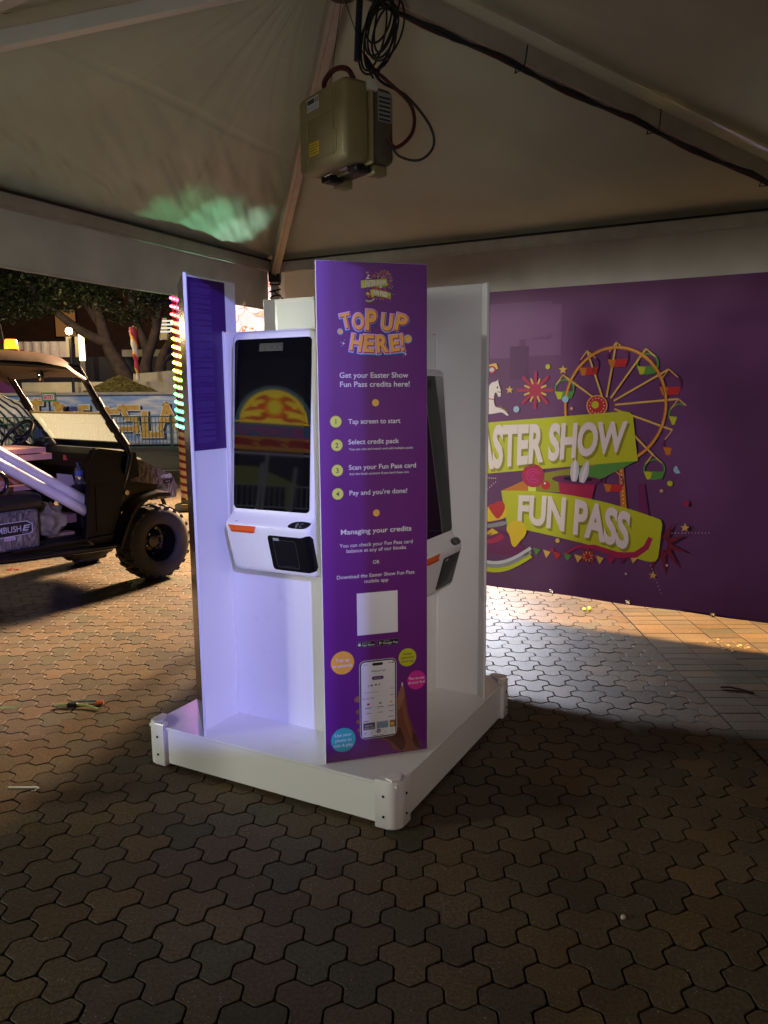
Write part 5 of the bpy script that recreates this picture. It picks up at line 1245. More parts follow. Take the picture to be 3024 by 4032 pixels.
# ================================================================== LIT SIGNBOARD SEEN THROUGH THE GAP
sg = empty('lit_signboard', 'bright backlit signboard picturing orange and grey balls behind the stand', 'sign', (-1.95, 11.2, 0))
SGM = mat('backlit face', (.9, .75, .65), .5, emit=(1.0, .78, .62), estr=.9)
b = MB(); b.box((0, 0, 2.45), (1.25, .16, 1.6), None, None, .02); b.build('sign_box', mat('sign case', (.2, .2, .2), .5), sg)
b = MB(); b.poly([(-.6, -.083, 1.68), (.6, -.083, 1.68), (.6, -.083, 3.22), (-.6, -.083, 3.22)], [[0, 1, 2, 3]]); sf = b.build('sign_face', SGM, sg, solid=False)
A = Art(lambda u, z, h: Vector((u, -.085-h, z)), .001); rt_ = random.Random(5)
EM = [mat('backlit '+k, c, .5, emit=c, estr=s_) for k, c, s_ in (('orange', (1.0, .30, .10), .8), ('grey', (.50, .42, .38), .45), ('peach', (1.0, .50, .32), .85), ('cream', (1.0, .80, .60), 1.2), ('rose', (1.0, .42, .42), .8), ('yellow', (1.0, .75, .15), 1.0))]
for k in range(120):
    u, zz_ = rt_.uniform(-.55, .55), rt_.uniform(1.72, 3.18)
    if zz_ > 2.55+.25*u+rt_.uniform(-.2, .2): M_ = EM[rt_.choice((3, 3, 2))]; r0 = rt_.uniform(.06, .12)
    else: M_ = EM[rt_.choice((0, 0, 1, 2, 3, 4, 5))]; r0 = rt_.uniform(.035, .065)
    A.circ(u, zz_, r0*1.06, EM[1], 1+2*(k % 12), 22); A.circ(u-.004, zz_+.004, r0, M_, 2+2*(k % 12), 22); A.circ(u-r0*.3, zz_+r0*.3, r0*.3, EM[3], 26, 12)
A.build('ball_picture', sf)
for x in (-.5, .5):
    b = MB(); b.tube([(x, 0, 0), (x, 0, 1.7)], .035, 10); b.build('sign_post', SATBLK, sg)

# ================================================================== FENCE, MURAL, GARDEN BEYOND THE ROAD
FY = 21.6
fence = empty('green_fence', 'low dark green steel bar fence across the far side of the road', 'fence', (-8.0, FY, 0))
FG = mat('green fence paint', (0.030, 0.085, 0.060), 0.45, var=.15)
b = MB(); 
for z in (.12, .78, .95): b.box((0.5, 0, z), (13.0, .03, .03))
b.build('fence_rails', FG, fence)
b = MB()
for k in range(136): b.box((-5.95+k*.0965, 0, .52), (.014, .014, .82))
b.build('fence_bars', FG, fence)
for k in range(7): 
    b = MB(); b.box((-5.8+k*2.0, 0, .50), (.05, .05, 1.0), None, None, .006); b.build('fence_post', FG, fence)
# long low tank wall with painted mural
MY = 23.4
mural = empty('mural_wall', 'long low pool wall painted with blue sky and wooden plank letters', 'mural', (-9.0, MY, 0))
SKYM = bpy.data.materials.new('painted sky'); SKYM.use_nodes = True; nt = SKYM.node_tree; N = nt.nodes; L = nt.links
tc = N.new('ShaderNodeTexCoord'); mp = N.new('ShaderNodeMapping'); mp.inputs['Scale'].default_value = (.7, 1, 3.0); L.new(tc.outputs['Object'], mp.inputs[0])
n1 = N.new('ShaderNodeTexNoise'); n1.inputs['Scale'].default_value = 1.7; n1.inputs['Detail'].default_value = 7; L.new(mp.outputs[0], n1.inputs['Vector'])
rp = N.new('ShaderNodeValToRGB'); L.new(n1.outputs[0], rp.inputs[0]); e_ = rp.color_ramp.elements; e_[0].position = .42; e_[0].color = (.20, .34, .58, 1); e_[1].position = .62; e_[1].color = (.68, .68, .62, 1)
L.new(rp.outputs[0], N['Principled BSDF'].inputs['Base Color']); N['Principled BSDF'].inputs['Roughness'].default_value = .35
CONC = mat('pale concrete', (.40, .37, .28), .8, var=.15, vscale=3, bump=.2, bscale=30)
b = MB(); b.box((1.4, .3, .80), (8.6, .6, 1.46), None, None, .01); b.build('tank_wall', SKYM, mural)
b = MB(); b.box((1.4, .28, 1.575), (8.7, .76, .09), None, None, .02); b.build('coping', CONC, mural)
WOODM = mat('painted planks', (.62, .36, .05), .5, var=.25, vscale=7); OUT = mat('plank outline white', (.75, .72, .62), .5); SHD = mat('plank outline black', (.015, .014, .014), .6)
mx0 = -9.0
def MX(px, py): # pixel of the far mural (full size) to mural coordinates in metres
    return ((px-1512)/3091*23.75-mx0, 1.6-(py-1540)/3091*23.3)
def letter(pls):
    A = Art(lambda u, z, h: Vector((u, -.004-h, z)), .002)
    for (x0, y0, x1, y1, wpx) in pls:
        a = MX(x0, y0); c_ = MX(x1, y1); wd = wpx*.0077
        dx, dz_ = c_[0]-a[0], c_[1]-a[1]; l = math.hypot(dx, dz_); ex, ez = dx/l*.03, dz_/l*.03
        A.line((a[0]-ex+.07, a[1]-ez-.05), (c_[0]+ex+.07, c_[1]+ez-.05), wd+.05, SHD, 1)
    for (x0, y0, x1, y1, wpx) in pls:
        a = MX(x0, y0); c_ = MX(x1, y1); wd = wpx*.0077
        dx, dz_ = c_[0]-a[0], c_[1]-a[1]; l = math.hypot(dx, dz_); ex, ez = dx/l*.03, dz_/l*.03
        A.line((a[0]-ex, a[1]-ez), (c_[0]+ex, c_[1]+ez), wd+.06, OUT, 2)
    for i, (x0, y0, x1, y1, wpx) in enumerate(pls):
        A.line(MX(x0, y0), MX(x1, y1), wpx*.0077, WOODM, 3+i)
    A.build('plank_letter', mural)
k1 = lambda x, y: (x*.2411, 1480+y*.2411); k2 = lambda x, y: (350+x*.2411, 1480+y*.2411)
def pl(fn, *rows): return [(*fn(a, b_), *fn(c_, d_), w_) for a, b_, c_, d_, w_ in rows]
letter(pl(k1, (625, 400, 850, 400, 16), (745, 330, 745, 620, 13)))
letter(pl(k1, (1010, 390, 1200, 480, 15), (1070, 400, 1075, 640, 15), (1190, 470, 1090, 520, 14)))
letter(pl(k1, (1430, 475, 1580, 475, 16), (1440, 470, 1440, 700, 14)))
letter(pl(k2, (300, 550, 600, 550, 18), (405, 475, 405, 900, 16)))
letter(pl(k2, (600, 490, 930, 490, 18), (650, 470, 720, 650, 18), (690, 660, 900, 660, 16), (870, 650, 870, 900, 16), (610, 830, 920, 830, 18)))
letter(pl(k2, (1010, 545, 1010, 930, 21), (940, 930, 1290, 930, 20)))
letter(pl(k2, (1370, 420, 1240, 860, 18), (1350, 430, 1530, 860, 18), (1290, 700, 1440, 700, 14)))
letter(pl(k1, (285, 400, 285, 640, 9), (370, 400, 380, 640, 12)))
entry = empty('entry_sign', 'small green and red sign reading ENTRY in front of the mural', 'sign', ((228-1512)/3091*22.6, 22.3, 0))
b = MB(); b.box((0, 0, 1.50), (.40, .04, .25), None, None, .01); b.build('sign_board', mat('green sign', (.06, .22, .03), .5), entry)
A = Art(lambda u, z, h: Vector((u, -.022-h, z)), .001); A.rect(-.16, 1.42, .16, 1.58, INK['ltgrey'], 1); A.text('ENTRY', -.14, .14, 1.44, .11, INK['red'], 2, .05); A.build('sign_lettering', entry)
b = MB(); b.tube([(0, .01, 0), (0, .01, 1.4)], .025, 8); b.build('sign_post', SATBLK, entry)
zf = empty('zebra_figure', 'black and white zebra striped figure behind the green fence', 'statue', (-10.75, 22.4, 0))
ZM = bpy.data.materials.new('zebra stripes'); ZM.use_nodes = True; nt = ZM.node_tree; N = nt.nodes; L = nt.links
tc = N.new('ShaderNodeTexCoord'); wv = N.new('ShaderNodeTexWave'); wv.wave_type = 'BANDS'; wv.bands_direction = 'DIAGONAL'; wv.inputs['Scale'].default_value = 2.4; wv.inputs['Distortion'].default_value = 3; wv.inputs['Detail'].default_value = 1; L.new(tc.outputs['Object'], wv.inputs[0])
rp = N.new('ShaderNodeValToRGB'); rp.color_ramp.interpolation = 'CONSTANT'; L.new(wv.outputs[0], rp.inputs[0]); rp.color_ramp.elements[0].color = (.02, .018, .015, 1); rp.color_ramp.elements[1].position = .33; rp.color_ramp.elements[1].color = (.75, .70, .55, 1)
L.new(rp.outputs[0], N['Principled BSDF'].inputs['Base Color']); N['Principled BSDF'].inputs['Roughness'].default_value = .4
b = MB(); P_ = catmull([(-.75, 0, 1.85), (-.45, 0, 1.62), (-.1, 0, 1.22), (.25, 0, 1.0), (.55, 0, .92), (.75, 0, .70)], 8)
b.tube(P_, .3, 18, radii=[.16+.28*min(1, i/22) if i < 30 else .44-.02*(i-30) for i in range(len(P_))]); zo = b.build('body', ZM, zf, 60)
for x in (-.05, .15, .55, .72):
    b = MB(); b.tube([(x, .12 if x in (.15, .55) else -.12, .75), (x, .1 if x in (.15, .55) else -.1, 0)], .1, 12, radii=[.12, .07]); b.build('leg', ZM, zf, 60)
b = MB(); b.ball((-.85, 0, 1.95), .2, None, 14, 10, (1.3, .8, .8)); b.build('head', ZM, zf, 60)
# clippings heap
hp = MB(); rt_ = random.Random(9); hm = []
def hz(x, y): 
    r_ = math.hypot(x/1.15, y/.9); return max(0, .52*(1-r_)**1.0 if r_ < 1 else 0)
for k in range(5200):
    a = rt_.uniform(0, 2*math.pi); rr = math.sqrt(rt_.random()); x = 1.15*rr*math.cos(a); y = .9*rr*math.sin(a)
    z = hz(x, y)+rt_.uniform(-.015, .03)+.03*noise.noise(Vector((x*4, y*4, 1)))
    s_ = rt_.uniform(.02, .05); d1 = Vector((rt_.uniform(-1, 1), rt_.uniform(-1, 1), rt_.uniform(-.6, .9))).normalized()*s_; d2 = Vector((rt_.uniform(-1, 1), rt_.uniform(-1, 1), rt_.uniform(-.6, .9))).normalized()*s_*.6
    c_ = Vector((x, y, z)); hp.poly([c_-d1, c_+d2, c_+d1, c_-d2], [[0, 1, 2, 3]])
core = [(1.1*c_, -.02) for c_ in (0,)]
hp.lathe([(1.12, -.03), (.85, .10), (.55, .24), (.28, .37), (.0, .48)], 30, fn=lambda q: Vector((q.x, q.y*.8, q.z)))
o = hp.build('clippings_heap', mat('olive clippings', (.26, .22, .05), .8, var=.35, vscale=9), None, None, False); o.location = (-8.25, 24.95, 1.60); tag(o, 'heap of olive green clippings piled above the mural wall', 'heap')
b = MB(); b.box((0, 0, .78), (14, 4.0, 1.56)); o = b.build('planter_bed', CONC); o.location = (-7.0, 26.3, 0); tag(o, 'long pale concrete planter behind the mural wall', 'planter')
b = MB(); b.prism([(0, 0), (3.6, 0), (3.6, .56), (0, .28)], lambda x, z: Vector((x, 0, z)), lambda x, z: Vector((x, .25, z))); o = b.build('concrete_wall', CONC); o.location = (-8.55, 27.3, 1.95); tag(o, 'pale concrete wall with sloping top right of the tree trunks', 'wall')
b = MB(); b.box((0, 0, .2), (9, .3, .4)); o = b.build('concrete_kerb', CONC); o.location = (-7.5, 26.6, 1.56); tag(o, 'low concrete edging in front of the tree trunks', 'kerb')
b = MB(); b.box((0, 0, 1.5), (16, .15, 3.0)); o = b.build('dark_hoarding', mat('dark plum hoarding', (.020, .014, .020), .6)); o.location = (-11, 31.5, 0); tag(o, 'dark hoarding behind the tree trunks', 'hoarding')
b = MB(); b.box((0, 0, 1.1), (1.7, .1, 2.2)); o = b.build('magenta_panel', mat('magenta panel', (.14, .015, .11), .5)); o.location = (-12.2, 24.5, 0); tag(o, 'magenta panel left of the mural wall', 'panel')

# ---------------------------------------------------------------- trees
BARK = mat('bark', (.055, .038, .034), .85, bump=.9, bscale=14, var=.45, vscale=5)
LEAF = mat('leaves', (.014, .026, .008), .5, var=.5, vscale=1.2, transl=.25); LEAF2 = mat('lamplit green leaves', (.14, .20, .02), .5, var=.3, vscale=2, transl=.3)
def leaf_cloud(blobs, n, size, seed, dens=.62):
    r_ = random.Random(seed); b = MB()
    for k in range(n):
        c, rad, sc = r_.choices(blobs, [q[1]**2 for q in blobs])[0]
        d = Vector((r_.gauss(0, 1), r_.gauss(0, 1), r_.gauss(0, 1))).normalized(); rr = rad*r_.random()**.45
        p = Vector(c)+Vector((d.x*rr*sc[0], d.y*rr*sc[1], d.z*rr*sc[2]))
        if noise.noise(p*1.1+Vector((seed, 0, 0))) < -.18: continue
        s_ = size*r_.uniform(.6, 1.4); a = Vector((r_.gauss(0, 1), r_.gauss(0, 1), r_.gauss(0, .7))).normalized(); e2 = a.cross(Vector((r_.gauss(0, 1), r_.gauss(0, 1), r_.gauss(0, 1)))).normalized()
        b.poly([p-a*s_, p+e2*s_*.42, p+a*s_, p-e2*s_*.42], [[0, 1, 2, 3]])
    return b
def tree(name, label, loc, limbs, blobs, n, size, seed, bright=None):
    t = empty(name, label, 'tree', loc, 0, 'trees beyond the mural wall')
    b = MB()
    for pts, r0, r1 in limbs:
        P_ = catmull(pts, 6); k = len(P_); b.tube(P_, r0, 12, radii=[r0+(r1-r0)*i/(k-1) for i in range(k)])
    b.build('trunk', BARK, t, 60)
    leaf_cloud(blobs, n, size, seed).build('crown', LEAF, t, solid=False)
    if bright: leaf_cloud(bright, 420, size*.9, seed+1).build('lit_foliage', LEAF2, t, solid=False)  # lamplight on parts of the crown, put into a brighter leaf colour
    return t
tree('fig_tree', 'broad dark fig tree with several forked trunks behind the clippings heap', (-8.8, 28.5, 1.56),
     [([(-.15, 0, 0), (-.55, 0, .9), (-1.0, 0, 1.8), (-1.35, .1, 3.2), (-2.1, .2, 4.6)], .34, .10), ([(-1.0, 0, 1.8), (-1.9, -.1, 2.25), (-2.9, -.2, 3.1), (-3.7, -.2, 4.0)], .20, .07), ([(-1.2, .05, 2.4), (-1.75, .3, 3.2), (-2.5, .4, 4.4)], .14, .06),
      ([(.30, 0, 0), (.32, 0, .8), (.42, 0, 1.5), (.15, 0, 2.4), (-.1, .1, 3.6)], .26, .09), ([(.42, 0, 1.3), (.8, -.1, 2.2), (1.0, 0, 3.3), (1.2, 0, 4.6)], .20, .07), 
      ([(.72, -.05, 0), (.85, -.05, .7), (1.0, -.1, 1.3), (1.5, -.1, 2.0), (2.1, -.1, 2.5), (2.6, 0, 3.6)], .24, .08), ([(1.0, -.1, 1.2), (1.7, 0, 1.55), (2.6, 0, 1.9), (3.4, .1, 2.7)], .14, .05), ([(.5, 0, 1.7), (.72, 0, 2.5), (.6, 0, 3.5)], .10, .04), ([(1.35, -.1, 1.9), (1.55, -.1, 2.7), (1.35, -.1, 3.6)], .12, .05)],
     [((-3.5, 0, 4.6), 1.7, (1.3, 1, .8)), ((-1.4, -.2, 5.0), 1.9, (1.2, 1, .9)), ((.9, -.3, 4.3), 1.6, (1.2, 1, .9)), ((2.6, 0, 4.4), 1.9, (1.2, 1, .85)), ((4.3, .3, 4.6), 1.6, (1.2, 1, .9)), ((-5.0, .4, 5.0), 1.7, (1.2, 1, .9)), ((-.2, 0, 6.6), 2.4, (1.6, 1, .8)), ((3.2, 0, 6.4), 2.2, (1.3, 1, .8)), ((-3.9, 0, 6.6), 2.3, (1.4, 1, .8)), ((.3, -.6, 3.0), .9, (1.6, 1, .8)), ((-2.9, -.5, 3.4), .9, (1.8, 1, .8)), ((3.5, -.3, 2.6), .95, (1.3, 1, 1.1)), ((-1.0, -.6, 3.7), 1.0, (1.6, 1, .7)), ((2.0, -.5, 3.6), 1.0, (1.5, 1, .8)), ((-4.4, -.4, 3.3), 1.1, (1.9, 1, .8)), ((-6.3, -.4, 3.9), 1.3, (1.6, 1, 1))],
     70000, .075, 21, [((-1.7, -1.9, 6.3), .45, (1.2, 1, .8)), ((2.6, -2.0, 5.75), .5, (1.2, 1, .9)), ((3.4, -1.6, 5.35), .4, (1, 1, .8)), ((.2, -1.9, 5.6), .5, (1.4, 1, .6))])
tree('hedge_tree', 'dark tree mass at the left edge above the cart roof', (-14.8, 31.0, .5),
     [([(0, 0, 0), (.1, 0, 2), (-.1, 0, 4.2)], .25, .12)],
     [((0, 0, 6.0), 2.3, (1.2, 1, 1)), ((1.8, -.3, 7.2), 2.0, (1.2, 1, 1)), ((-1.9, 0, 7.4), 2.2, (1.2, 1, 1)), ((.6, -.4, 8.6), 2.3, (1.5, 1, .9))], 16000, .09, 33)

# ---------------------------------------------------------------- far buildings, container, lamp, flag
BRK = mat('brown brick facade', (.10, .045, .030), .8, var=.3, vscale=2)
bld = empty('brick_building', 'dim brown brick building behind the trees', 'building', (-11, 42.0, 0))
b = MB(); b.box((0, 2, 5.0), (26, 4, 10.0)); b.build('facade', BRK, bld)
GLOW = mat('lit window', (.5, .3, .1), .5, emit=(1.0, .42, .12), estr=.12); GLOW2 = mat('warm lit window', (.5, .3, .1), .5, emit=(1.0, .68, .36), estr=.3)
for x, z, ww, hh, M_ in ((-.4, 4.9, .5, 1.2, GLOW2), (2.9, 4.9, .6, .9, GLOW), (-5.5, 5.2, 1.2, 1.5, GLOW), (4.6, 5.6, 1.0, 1.5, GLOW), (6.4, 4.8, .9, 1.3, GLOW)):
    b = MB(); b.box((x, -.02, z), (ww, .08, hh)); fr_ = b.build('window', BLACKP, bld); b = MB(); b.box((x, -.07, z), (ww-.16, .03, hh-.16)); b.build('pane', M_, fr_)
NEON = mat('orange tube', (1, .3, .1), .5, emit=(1.0, .20, .04), estr=2.2)
for k in range(3):
    b = MB(); b.tube([(4.65+.26*k, -.1, 2.5), (4.65+.26*k, -.1, 3.5)], .05, 8); b.build('neon_tube', NEON, bld)
for x, z in ((2.75, 2.9), (.42, 2.9)):
    b = MB(); b.tube([(x, -.1, z-.3), (x, -.1, z+.3)], .04, 8); b.build('wall_light', mat('wall light', (1, .9, .7), .5, emit=(1, .85, .6), estr=2.5), bld)
con = empty('shipping_container', 'white corrugated shipping container behind the cart roof', 'container', (-15.6, 36.0, 1.6))
b = MB(); pts = []
for k in range(30): x = -1.5+k*.1; pts.append((x, 0.0 if (k//2) % 2 else .06))
n_ = len(pts); b.poly([(x, y, .0) for x, y in pts]+[(x, y, 2.3) for x, y in pts], [[i, i+1, n_+i+1, n_+i] for i in range(n_-1)]); b.box((-.05, 1.3, 1.15), (2.9, 2.3, 2.28)); b.build('container_wall', mat('cream steel', (.55, .48, .42), .5, var=.1), con, None, False)
for x in (1.35, 1.75):
    b = MB(); b.box((x+.2, -.05, 1.2), (.24, .12, 2.6), None, None, .01); b.build('door_post', mat('cream painted post', (.65, .58, .38), .5), con)
A = Art(lambda u, z, h: Vector((u, -.004-h, z)), .003); A.rect(-1.4, 1.7, -.5, 1.95, INK['crimson'], 1); A.build('red_stripe', con)
pa = empty('stair_canopy', 'pale stair landing with lit louvres behind the tree', 'stairs', (-9.9, 37.0, 0))
b = MB(); b.box((0, 0, 3.3), (4.2, .3, .5)); b.box((1.2, 0, 4.1), (2.4, .2, .25)); b.build('landing', CONC, pa)
for k in range(4):
    b = MB(); b.box((.2, -.12, 4.35+.16*k), (1.6, .05, .07)); b.build('louvre', mat('lit louvre', (.8, .8, .7), .5, emit=(1, .95, .8), estr=.8), pa)
sl = empty('street_lamp', 'glowing yellow street lamp between the branches', 'street lamp', ((309-1512)/3091*26.0, 26.0, 1.56))
b = MB(); b.tube([(0, 0, 0), (0, 0, 1.8)], .05, 8); b.build('lamp_post', SATBLK, sl)
b = MB(); b.ball((0, -.05, 2.02), .115, None, 16, 12, (1, .6, 1)); b.build('lamp_globe', mat('lamp glow', (1, .8, .4), .5, emit=(1.0, .78, .30), estr=30), sl, 60)
lp = point('street_lamp_light', (sl.location.x, 25.6, 3.6), 200, (1.0, .72, .30), .2)
for k, (px, py) in enumerate(((347, 1325), (357, 1320))):
    t_ = empty('bollard_light', 'slim lit column light right of the yellow street lamp' if k else 'slim lit column light nearest the yellow street lamp', 'column light', ((px-1512)/3091*30, 30, 1.5), 0, 'slim column lights')
    b = MB(); b.tube([(0, 0, 0), (0, 0, 1.3)], .05, 8); b.build('column', CONC, t_)
    b = MB(); b.tube([(0, 0, 1.3), (0, 0, 2.3)], .06, 10); b.build('light_tube', mat('tube glow', (1, .9, .6), .5, emit=(1.0, .85, .45), estr=3.0), t_)
flag = empty('furled_flag', 'furled red and yellow flag on a thin pole above the clippings heap', 'flag', ((572-1512)/3091*25.9, 25.8, 1.58))
b = MB(); b.tube([(0, 0, 0), (-.05, 0, 1.0), (-.12, 0, 2.15)], .012, 8); b.build('flag_pole', ALUW, flag)
FM = bpy.data.materials.new('flag cloth'); FM.use_nodes = True; nt = FM.node_tree; N = nt.nodes; L = nt.links
tc = N.new('ShaderNodeTexCoord'); wv = N.new('ShaderNodeTexWave'); wv.bands_direction = 'DIAGONAL'; wv.inputs['Scale'].default_value = .75; wv.inputs['Distortion'].default_value = 2.0; wv.inputs['Detail'].default_value = 1; L.new(tc.outputs['Object'], wv.inputs[0])
rp = N.new('ShaderNodeValToRGB'); L.new(wv.outputs[0], rp.inputs[0]); rp.color_ramp.interpolation = 'CONSTANT'; rp.color_ramp.elements[0].color = (.42, .03, .06, 1); rp.color_ramp.elements[1].position = .5; rp.color_ramp.elements[1].color = (.75, .42, .05, 1); x_ = rp.color_ramp.elements.new(.82); x_.color = (.7, .65, .6, 1)
L.new(rp.outputs[0], N['Principled BSDF'].inputs['Base Color'])
b = MB(); zs_ = [.42+.07*i for i in range(25)]; b.tube([(-.03-.045*z, 0, z) for z in zs_], .1, 10, radii=[.045+.085*min(1, (z-.42)/1.5)+.014*math.sin(z*17) for z in zs_]); b.build('flag_cloth', FM, flag, 60)

# ================================================================== FLAME RIDE (seen mirrored in the left screen) and added light blockers behind the camera
HZ = Vector((-.9007, -.4344, 0)); LAT = Vector((-.4344, .9007, 0)); RD = 28.0
PC = Vector((-.432, 3.077, 0))
ro_ = PC+HZ*RD
ride = empty('flame_ride', 'carnival ride front with arched flame sign seen only mirrored in the left screen', 'ride', (ro_.x, ro_.y, 0))
kf = (RD+3.1)/14.1
def RP(l11, z11): return (l11*kf, 1.267+(z11-1.267)*kf)
RIDEP = lambda u, z, h: LAT*u-HZ*h+Vector((0, 0, z))
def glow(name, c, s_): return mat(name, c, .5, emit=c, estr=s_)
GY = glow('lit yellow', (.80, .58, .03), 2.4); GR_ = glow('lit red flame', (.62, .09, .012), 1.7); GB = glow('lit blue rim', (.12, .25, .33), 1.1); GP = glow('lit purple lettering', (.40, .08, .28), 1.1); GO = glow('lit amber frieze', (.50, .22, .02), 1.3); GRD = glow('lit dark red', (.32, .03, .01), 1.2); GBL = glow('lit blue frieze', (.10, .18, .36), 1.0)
b = MB()
for (l, z, ww, hh, dd_) in ((-.02, 2.30, 1.6, .06, .4), (-.02, 1.72, 1.7, .04, .6)):
    c0 = RP(l, z); b.box((0, 0, 0), (ww*kf, dd_, hh*kf)); 
b = MB(); 
def rbox(l0, z0, l1, z1, d0, d1, M): 
    bb = MB(); a = RP(l0, z0); c_ = RP(l1, z1); bb.prism([(a[0], a[1]), (c_[0], a[1]), (c_[0], c_[1]), (a[0], c_[1])], lambda x, z: RIDEP(x, z, d0), lambda x, z: RIDEP(x, z, d1), M); return bb
rbox(-.9, 1.73, .9, 2.28, -.3, 0, None).build('ride_frieze', mat('ride steel', (.1, .1, .1), .6), ride)
A = Art(lambda u, z, h: RIDEP(u*kf, 1.267+(z-1.267)*kf, .05+h*1.0), .012)
arch = lambda rx, ry: [(-.02+rx*math.cos(R(a)), 2.27+ry*math.sin(R(a))) for a in range(0, 181, 5)]
A.poly(arch(.675, .65)+[(-.695, 2.27)], GB, 1); A.poly(arch(.610, .595), INK['white'], 2); A.poly(arch(.598, .583), GY, 3)
def ell(u, z, a, b_, rot=0): return [(u+a*math.cos(t)*math.cos(rot)-b_*math.sin(t)*math.sin(rot), z+a*math.cos(t)*math.sin(rot)+b_*math.sin(t)*math.cos(rot)) for t in [2*math.pi*i/24 for i in range(24)]]
A.poly(smooth_closed([(-.30, 2.68), (-.12, 2.73), (-.02, 2.68), (.08, 2.73), (.26, 2.68), (.30, 2.52), (.22, 2.38), (-.02, 2.34), (-.26, 2.38), (-.34, 2.52)], 2), GR_, 4)
for sgn in (-1, 1):
    q = lambda L_: [(-.02+sgn*a, c) for a, c in L_]
    A.poly(smooth_closed(q([(.10, 2.76), (.26, 2.74), (.40, 2.62), (.46, 2.52), (.36, 2.58), (.20, 2.60)]), 2), GR_, 4)
    A.poly(smooth_closed(q([(.15, 2.60), (.30, 2.53), (.44, 2.54), (.555, 2.42), (.42, 2.47), (.28, 2.44), (.15, 2.44)]), 2), GR_, 4)
    A.poly(smooth_closed(q([(.10, 2.46), (.24, 2.36), (.40, 2.38), (.59, 2.30), (.62, 2.28), (.42, 2.31), (.24, 2.28), (.10, 2.36)]), 2), GR_, 4)
    A.poly(q(ell(.30, 2.615, .13, .038, -.25)), GY, 5); A.poly(q(ell(.31, 2.45, .15, .036, -.15)), GY, 5)
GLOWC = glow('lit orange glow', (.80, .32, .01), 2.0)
A.circ(-.02, 2.545, .17, GLOWC, 6, 30); A.circ(-.02, 2.545, .115, GY, 7, 30)
A.poly([(-.66, 2.255), (.66, 2.255), (.66, 2.275), (-.66, 2.275)], GY, 6)
A.rect(-.75, 2.03, .75, 2.24, GBL, 1)
for i, ch in enumerate('JUMPU'): A.text(ch, -.62+.26*i, -.44+.26*i, 2.06, .13, GP, 3, .06)
A.rect(-.75, 1.78, .75, 2.02, GO, 1)
for x0 in (-.6, -.1, .4): A.poly(smooth_closed([(x0+.3, 2.0), (x0-.05, 1.97), (x0-.3, 1.90), (x0, 1.92), (x0-.2, 1.83), (x0+.1, 1.86), (x0+.35, 1.84)], 2), GRD, 2)
A.rect(-.75, 1.70, .75, 1.74, glow('lit shelf', (.30, .28, .36), 1.1), 2)
A.build('ride_artwork', ride)
for l, z0, z1 in ((.12, .55, 1.70), (.20, .55, 1.55), (-.38, .55, 1.5)):
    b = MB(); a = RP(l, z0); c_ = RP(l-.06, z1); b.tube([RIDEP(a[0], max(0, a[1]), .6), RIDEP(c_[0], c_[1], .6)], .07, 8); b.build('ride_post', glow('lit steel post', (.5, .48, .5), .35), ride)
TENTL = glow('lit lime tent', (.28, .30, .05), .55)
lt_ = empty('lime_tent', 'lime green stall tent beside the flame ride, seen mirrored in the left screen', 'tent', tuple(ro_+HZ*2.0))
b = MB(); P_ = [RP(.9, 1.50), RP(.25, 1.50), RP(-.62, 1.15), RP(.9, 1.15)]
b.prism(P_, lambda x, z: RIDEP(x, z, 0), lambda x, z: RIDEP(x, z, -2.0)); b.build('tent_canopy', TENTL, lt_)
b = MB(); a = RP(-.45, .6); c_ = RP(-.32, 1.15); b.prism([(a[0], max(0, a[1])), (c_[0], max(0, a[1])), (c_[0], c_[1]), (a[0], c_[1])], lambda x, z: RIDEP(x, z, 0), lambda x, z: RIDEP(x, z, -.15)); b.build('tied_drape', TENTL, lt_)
rf_ = empty('ride_barrier', 'steel crowd barrier in front of the flame ride, seen mirrored in the left screen', 'barrier', tuple(ro_-HZ*1.5))
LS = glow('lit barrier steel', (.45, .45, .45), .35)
b = MB()
for z in (.25, 1.05): b.tube([LAT*-2.2+Vector((0, 0, z)), LAT*2.2+Vector((0, 0, z))], .035, 6)
for k in range(23): b.tube([LAT*(-2.2+.2*k)+Vector((0, 0, .25)), LAT*(-2.2+.2*k)+Vector((0, 0, 1.05))], .018, 5)
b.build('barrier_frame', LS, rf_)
# added blockers, unseen behind the camera: they shade the stand, floor and cart
BLOCKM = mat('matt dark blocker', (.05, .045, .04), .8)
b = MB(); b.box((1.55, 0, 1.75), (3.1, .08, 3.5)); o = b.build('blocker_wall', BLOCKM); o.location = (.98, -2.2, 0); tag(o, 'dark wall added unseen behind the camera to shade the front panel', 'wall')
b = MB(); b.tube([(0, 0, 0), (0, 0, 3.4)], .012, 10); o = b.build('blocker_post', SATBLK); o.location = (.958, -2.3, 0); tag(o, 'slim dark post added unseen behind the camera to cast a streak of shade', 'post')
b = MB(); b.box((0, 0, 2.0), (.24, .08, 4.0)); o = b.build('blocker_board', BLOCKM); o.location = (.55, -2.75, 0); tag(o, 'tall narrow dark board added unseen behind the camera to shade the cart', 'board')
b = MB(); b.box((0, 0, 1.12), (3.4, .6, 2.24), None, None, .03); o = b.build('blocker_box', BLOCKM); o.location = (-.7, -2.4, 0); tag(o, 'dark box added unseen behind the camera to shade the plinth and floor', 'light blocker')

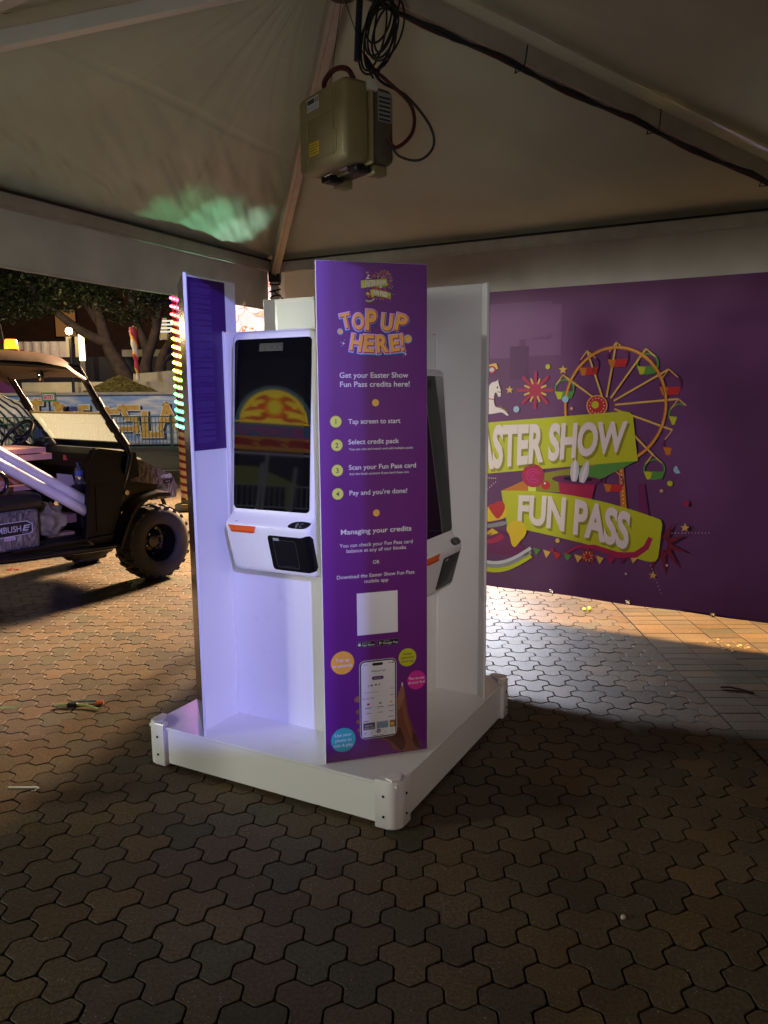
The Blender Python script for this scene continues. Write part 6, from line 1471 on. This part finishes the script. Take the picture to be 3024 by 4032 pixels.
# ================================================================== LITTER ON THE PAVING
def litter(name, bm_, M, label, cat, loc, rot=0, group=None): 
    o_ = bm_.build(name, M, None, 60); o_.location = loc; o_.rotation_euler = (0, 0, rot); return tag(o_, label, cat, group)
b = MB(); b.tube([(0, 0, .004), (.115, .002, .004), (.128, -.006, .004), (.122, -.028, .004), (.108, -.030, .004)], .0035, 6); litter('bent_straw', b, mat('white straw', (.75, .72, .66), .5), 'bent white straw lying on the dark paving left of the stand', 'straw', (-1.55, 3.01, 0), 0)
gl = empty('toy_wand', 'broken green and orange plastic toy wand lying on the paving left of the stand', 'toy', (-1.70, 3.84, 0), R(4))
b = MB(); b.tube([(0, 0, .012), (.07, .005, .012)], .009, 8); b.tube([(.075, .006, .014), (.16, -.01, .013), (.235, -.055, .008)], .006, 8); b.build('green_stick', mat('dull lime plastic', (.22, .26, .06), .5), gl, 60)
b = MB(); b.tube([(.20, .02, .012), (.235, .026, .012)], .011, 8); b.build('orange_tip', mat('orange tip', (.75, .15, .05), .4), gl, 60)
b = MB(); b.tube([(.06, .012, .016), (.10, .035, .016), (.16, .045, .012), (.20, .05, .01)], .006, 8); b.build('blue_stick', mat('dull teal plastic', (.08, .16, .17), .4), gl, 60)
b = MB(); b.box((.085, .004, .012), (.05, .025, .02), None, None, .004); b.build('black_grip', BLACKP, gl)
lf = MB(); lf.poly([(0, 0, .006), (.05, .018, .010), (.12, .012, .012), (.15, .05, .022), (.155, .045, .015), (.12, -.004, .006), (.05, -.006, .004)], [[0, 1, 5, 6], [1, 2, 5], [2, 3, 4, 5], [0, 6, 5]]); litter('leaf_scrap', lf, mat('green leaf', (.16, .22, .08), .5), 'curled green leaf scrap on the paving at the left edge', 'leaf', (-2.02, 3.83, 0), 0)
b = MB(); rt_ = random.Random(4)
for k in range(7): b.ball((rt_.uniform(-.03, .03), rt_.uniform(-.02, .02), .012), rt_.uniform(.008, .016), None, 8, 6)
litter('green_wrapper', b, mat('lime wrapper', (.40, .55, .05), .5), 'crumpled lime green wrapper on the bright paving below the banner', 'wrapper', (1.47, 5.55, 0))
b = MB()
for k in range(30): b.ball((rt_.gauss(0, .07), rt_.gauss(0, .05), .003), rt_.uniform(.003, .011), None, 7, 5, (1, 1, .5))
litter('spilled_food', b, mat('yellow crumbs', (.42, .30, .12), .6), 'spilled yellow food crumbs on the block paving at the right edge', 'spill', (2.18, 4.72, 0))
for k, (x, y, L_) in enumerate(((1.52, 3.95, 'pale stone chip between blocks near the right edge'), (.72, 2.18, 'pale stone chip on the dark paving right of the front corner'), (1.02, 1.52, 'cream stone chip near the bottom right corner'))):
    b = MB(); b.ball((0, 0, .004), .010, None, 7, 5, (1.3, .8, .6)); litter('stone_chip', b, mat('pale chip', (.5, .45, .36), .7), L_, 'stone chip', (x, y, 0), k, 'pale stone chips on the paving')
b = MB(); b.tube([(0, 0, .010), (.05, .012, .012), (.09, .008, .008), (.16, -.02, .006)], .006, 6); litter('dark_twig', b, mat('dark twig', (.03, .025, .02), .7), 'dark twig lying on the block paving at the right edge', 'twig', (1.80, 4.02, 0), R(-20))
b = MB()
for k in range(14): b.ball((rt_.uniform(-.06, .06), rt_.uniform(-.02, .02), .004), rt_.uniform(.004, .009), None, 6, 4, (1.5, .7, .5))
litter('red_scraps', b, mat('red paper', (.7, .05, .03), .5), 'red paper scraps on the orange lit paving at the left edge', 'litter', (-3.42, 7.05, 0))
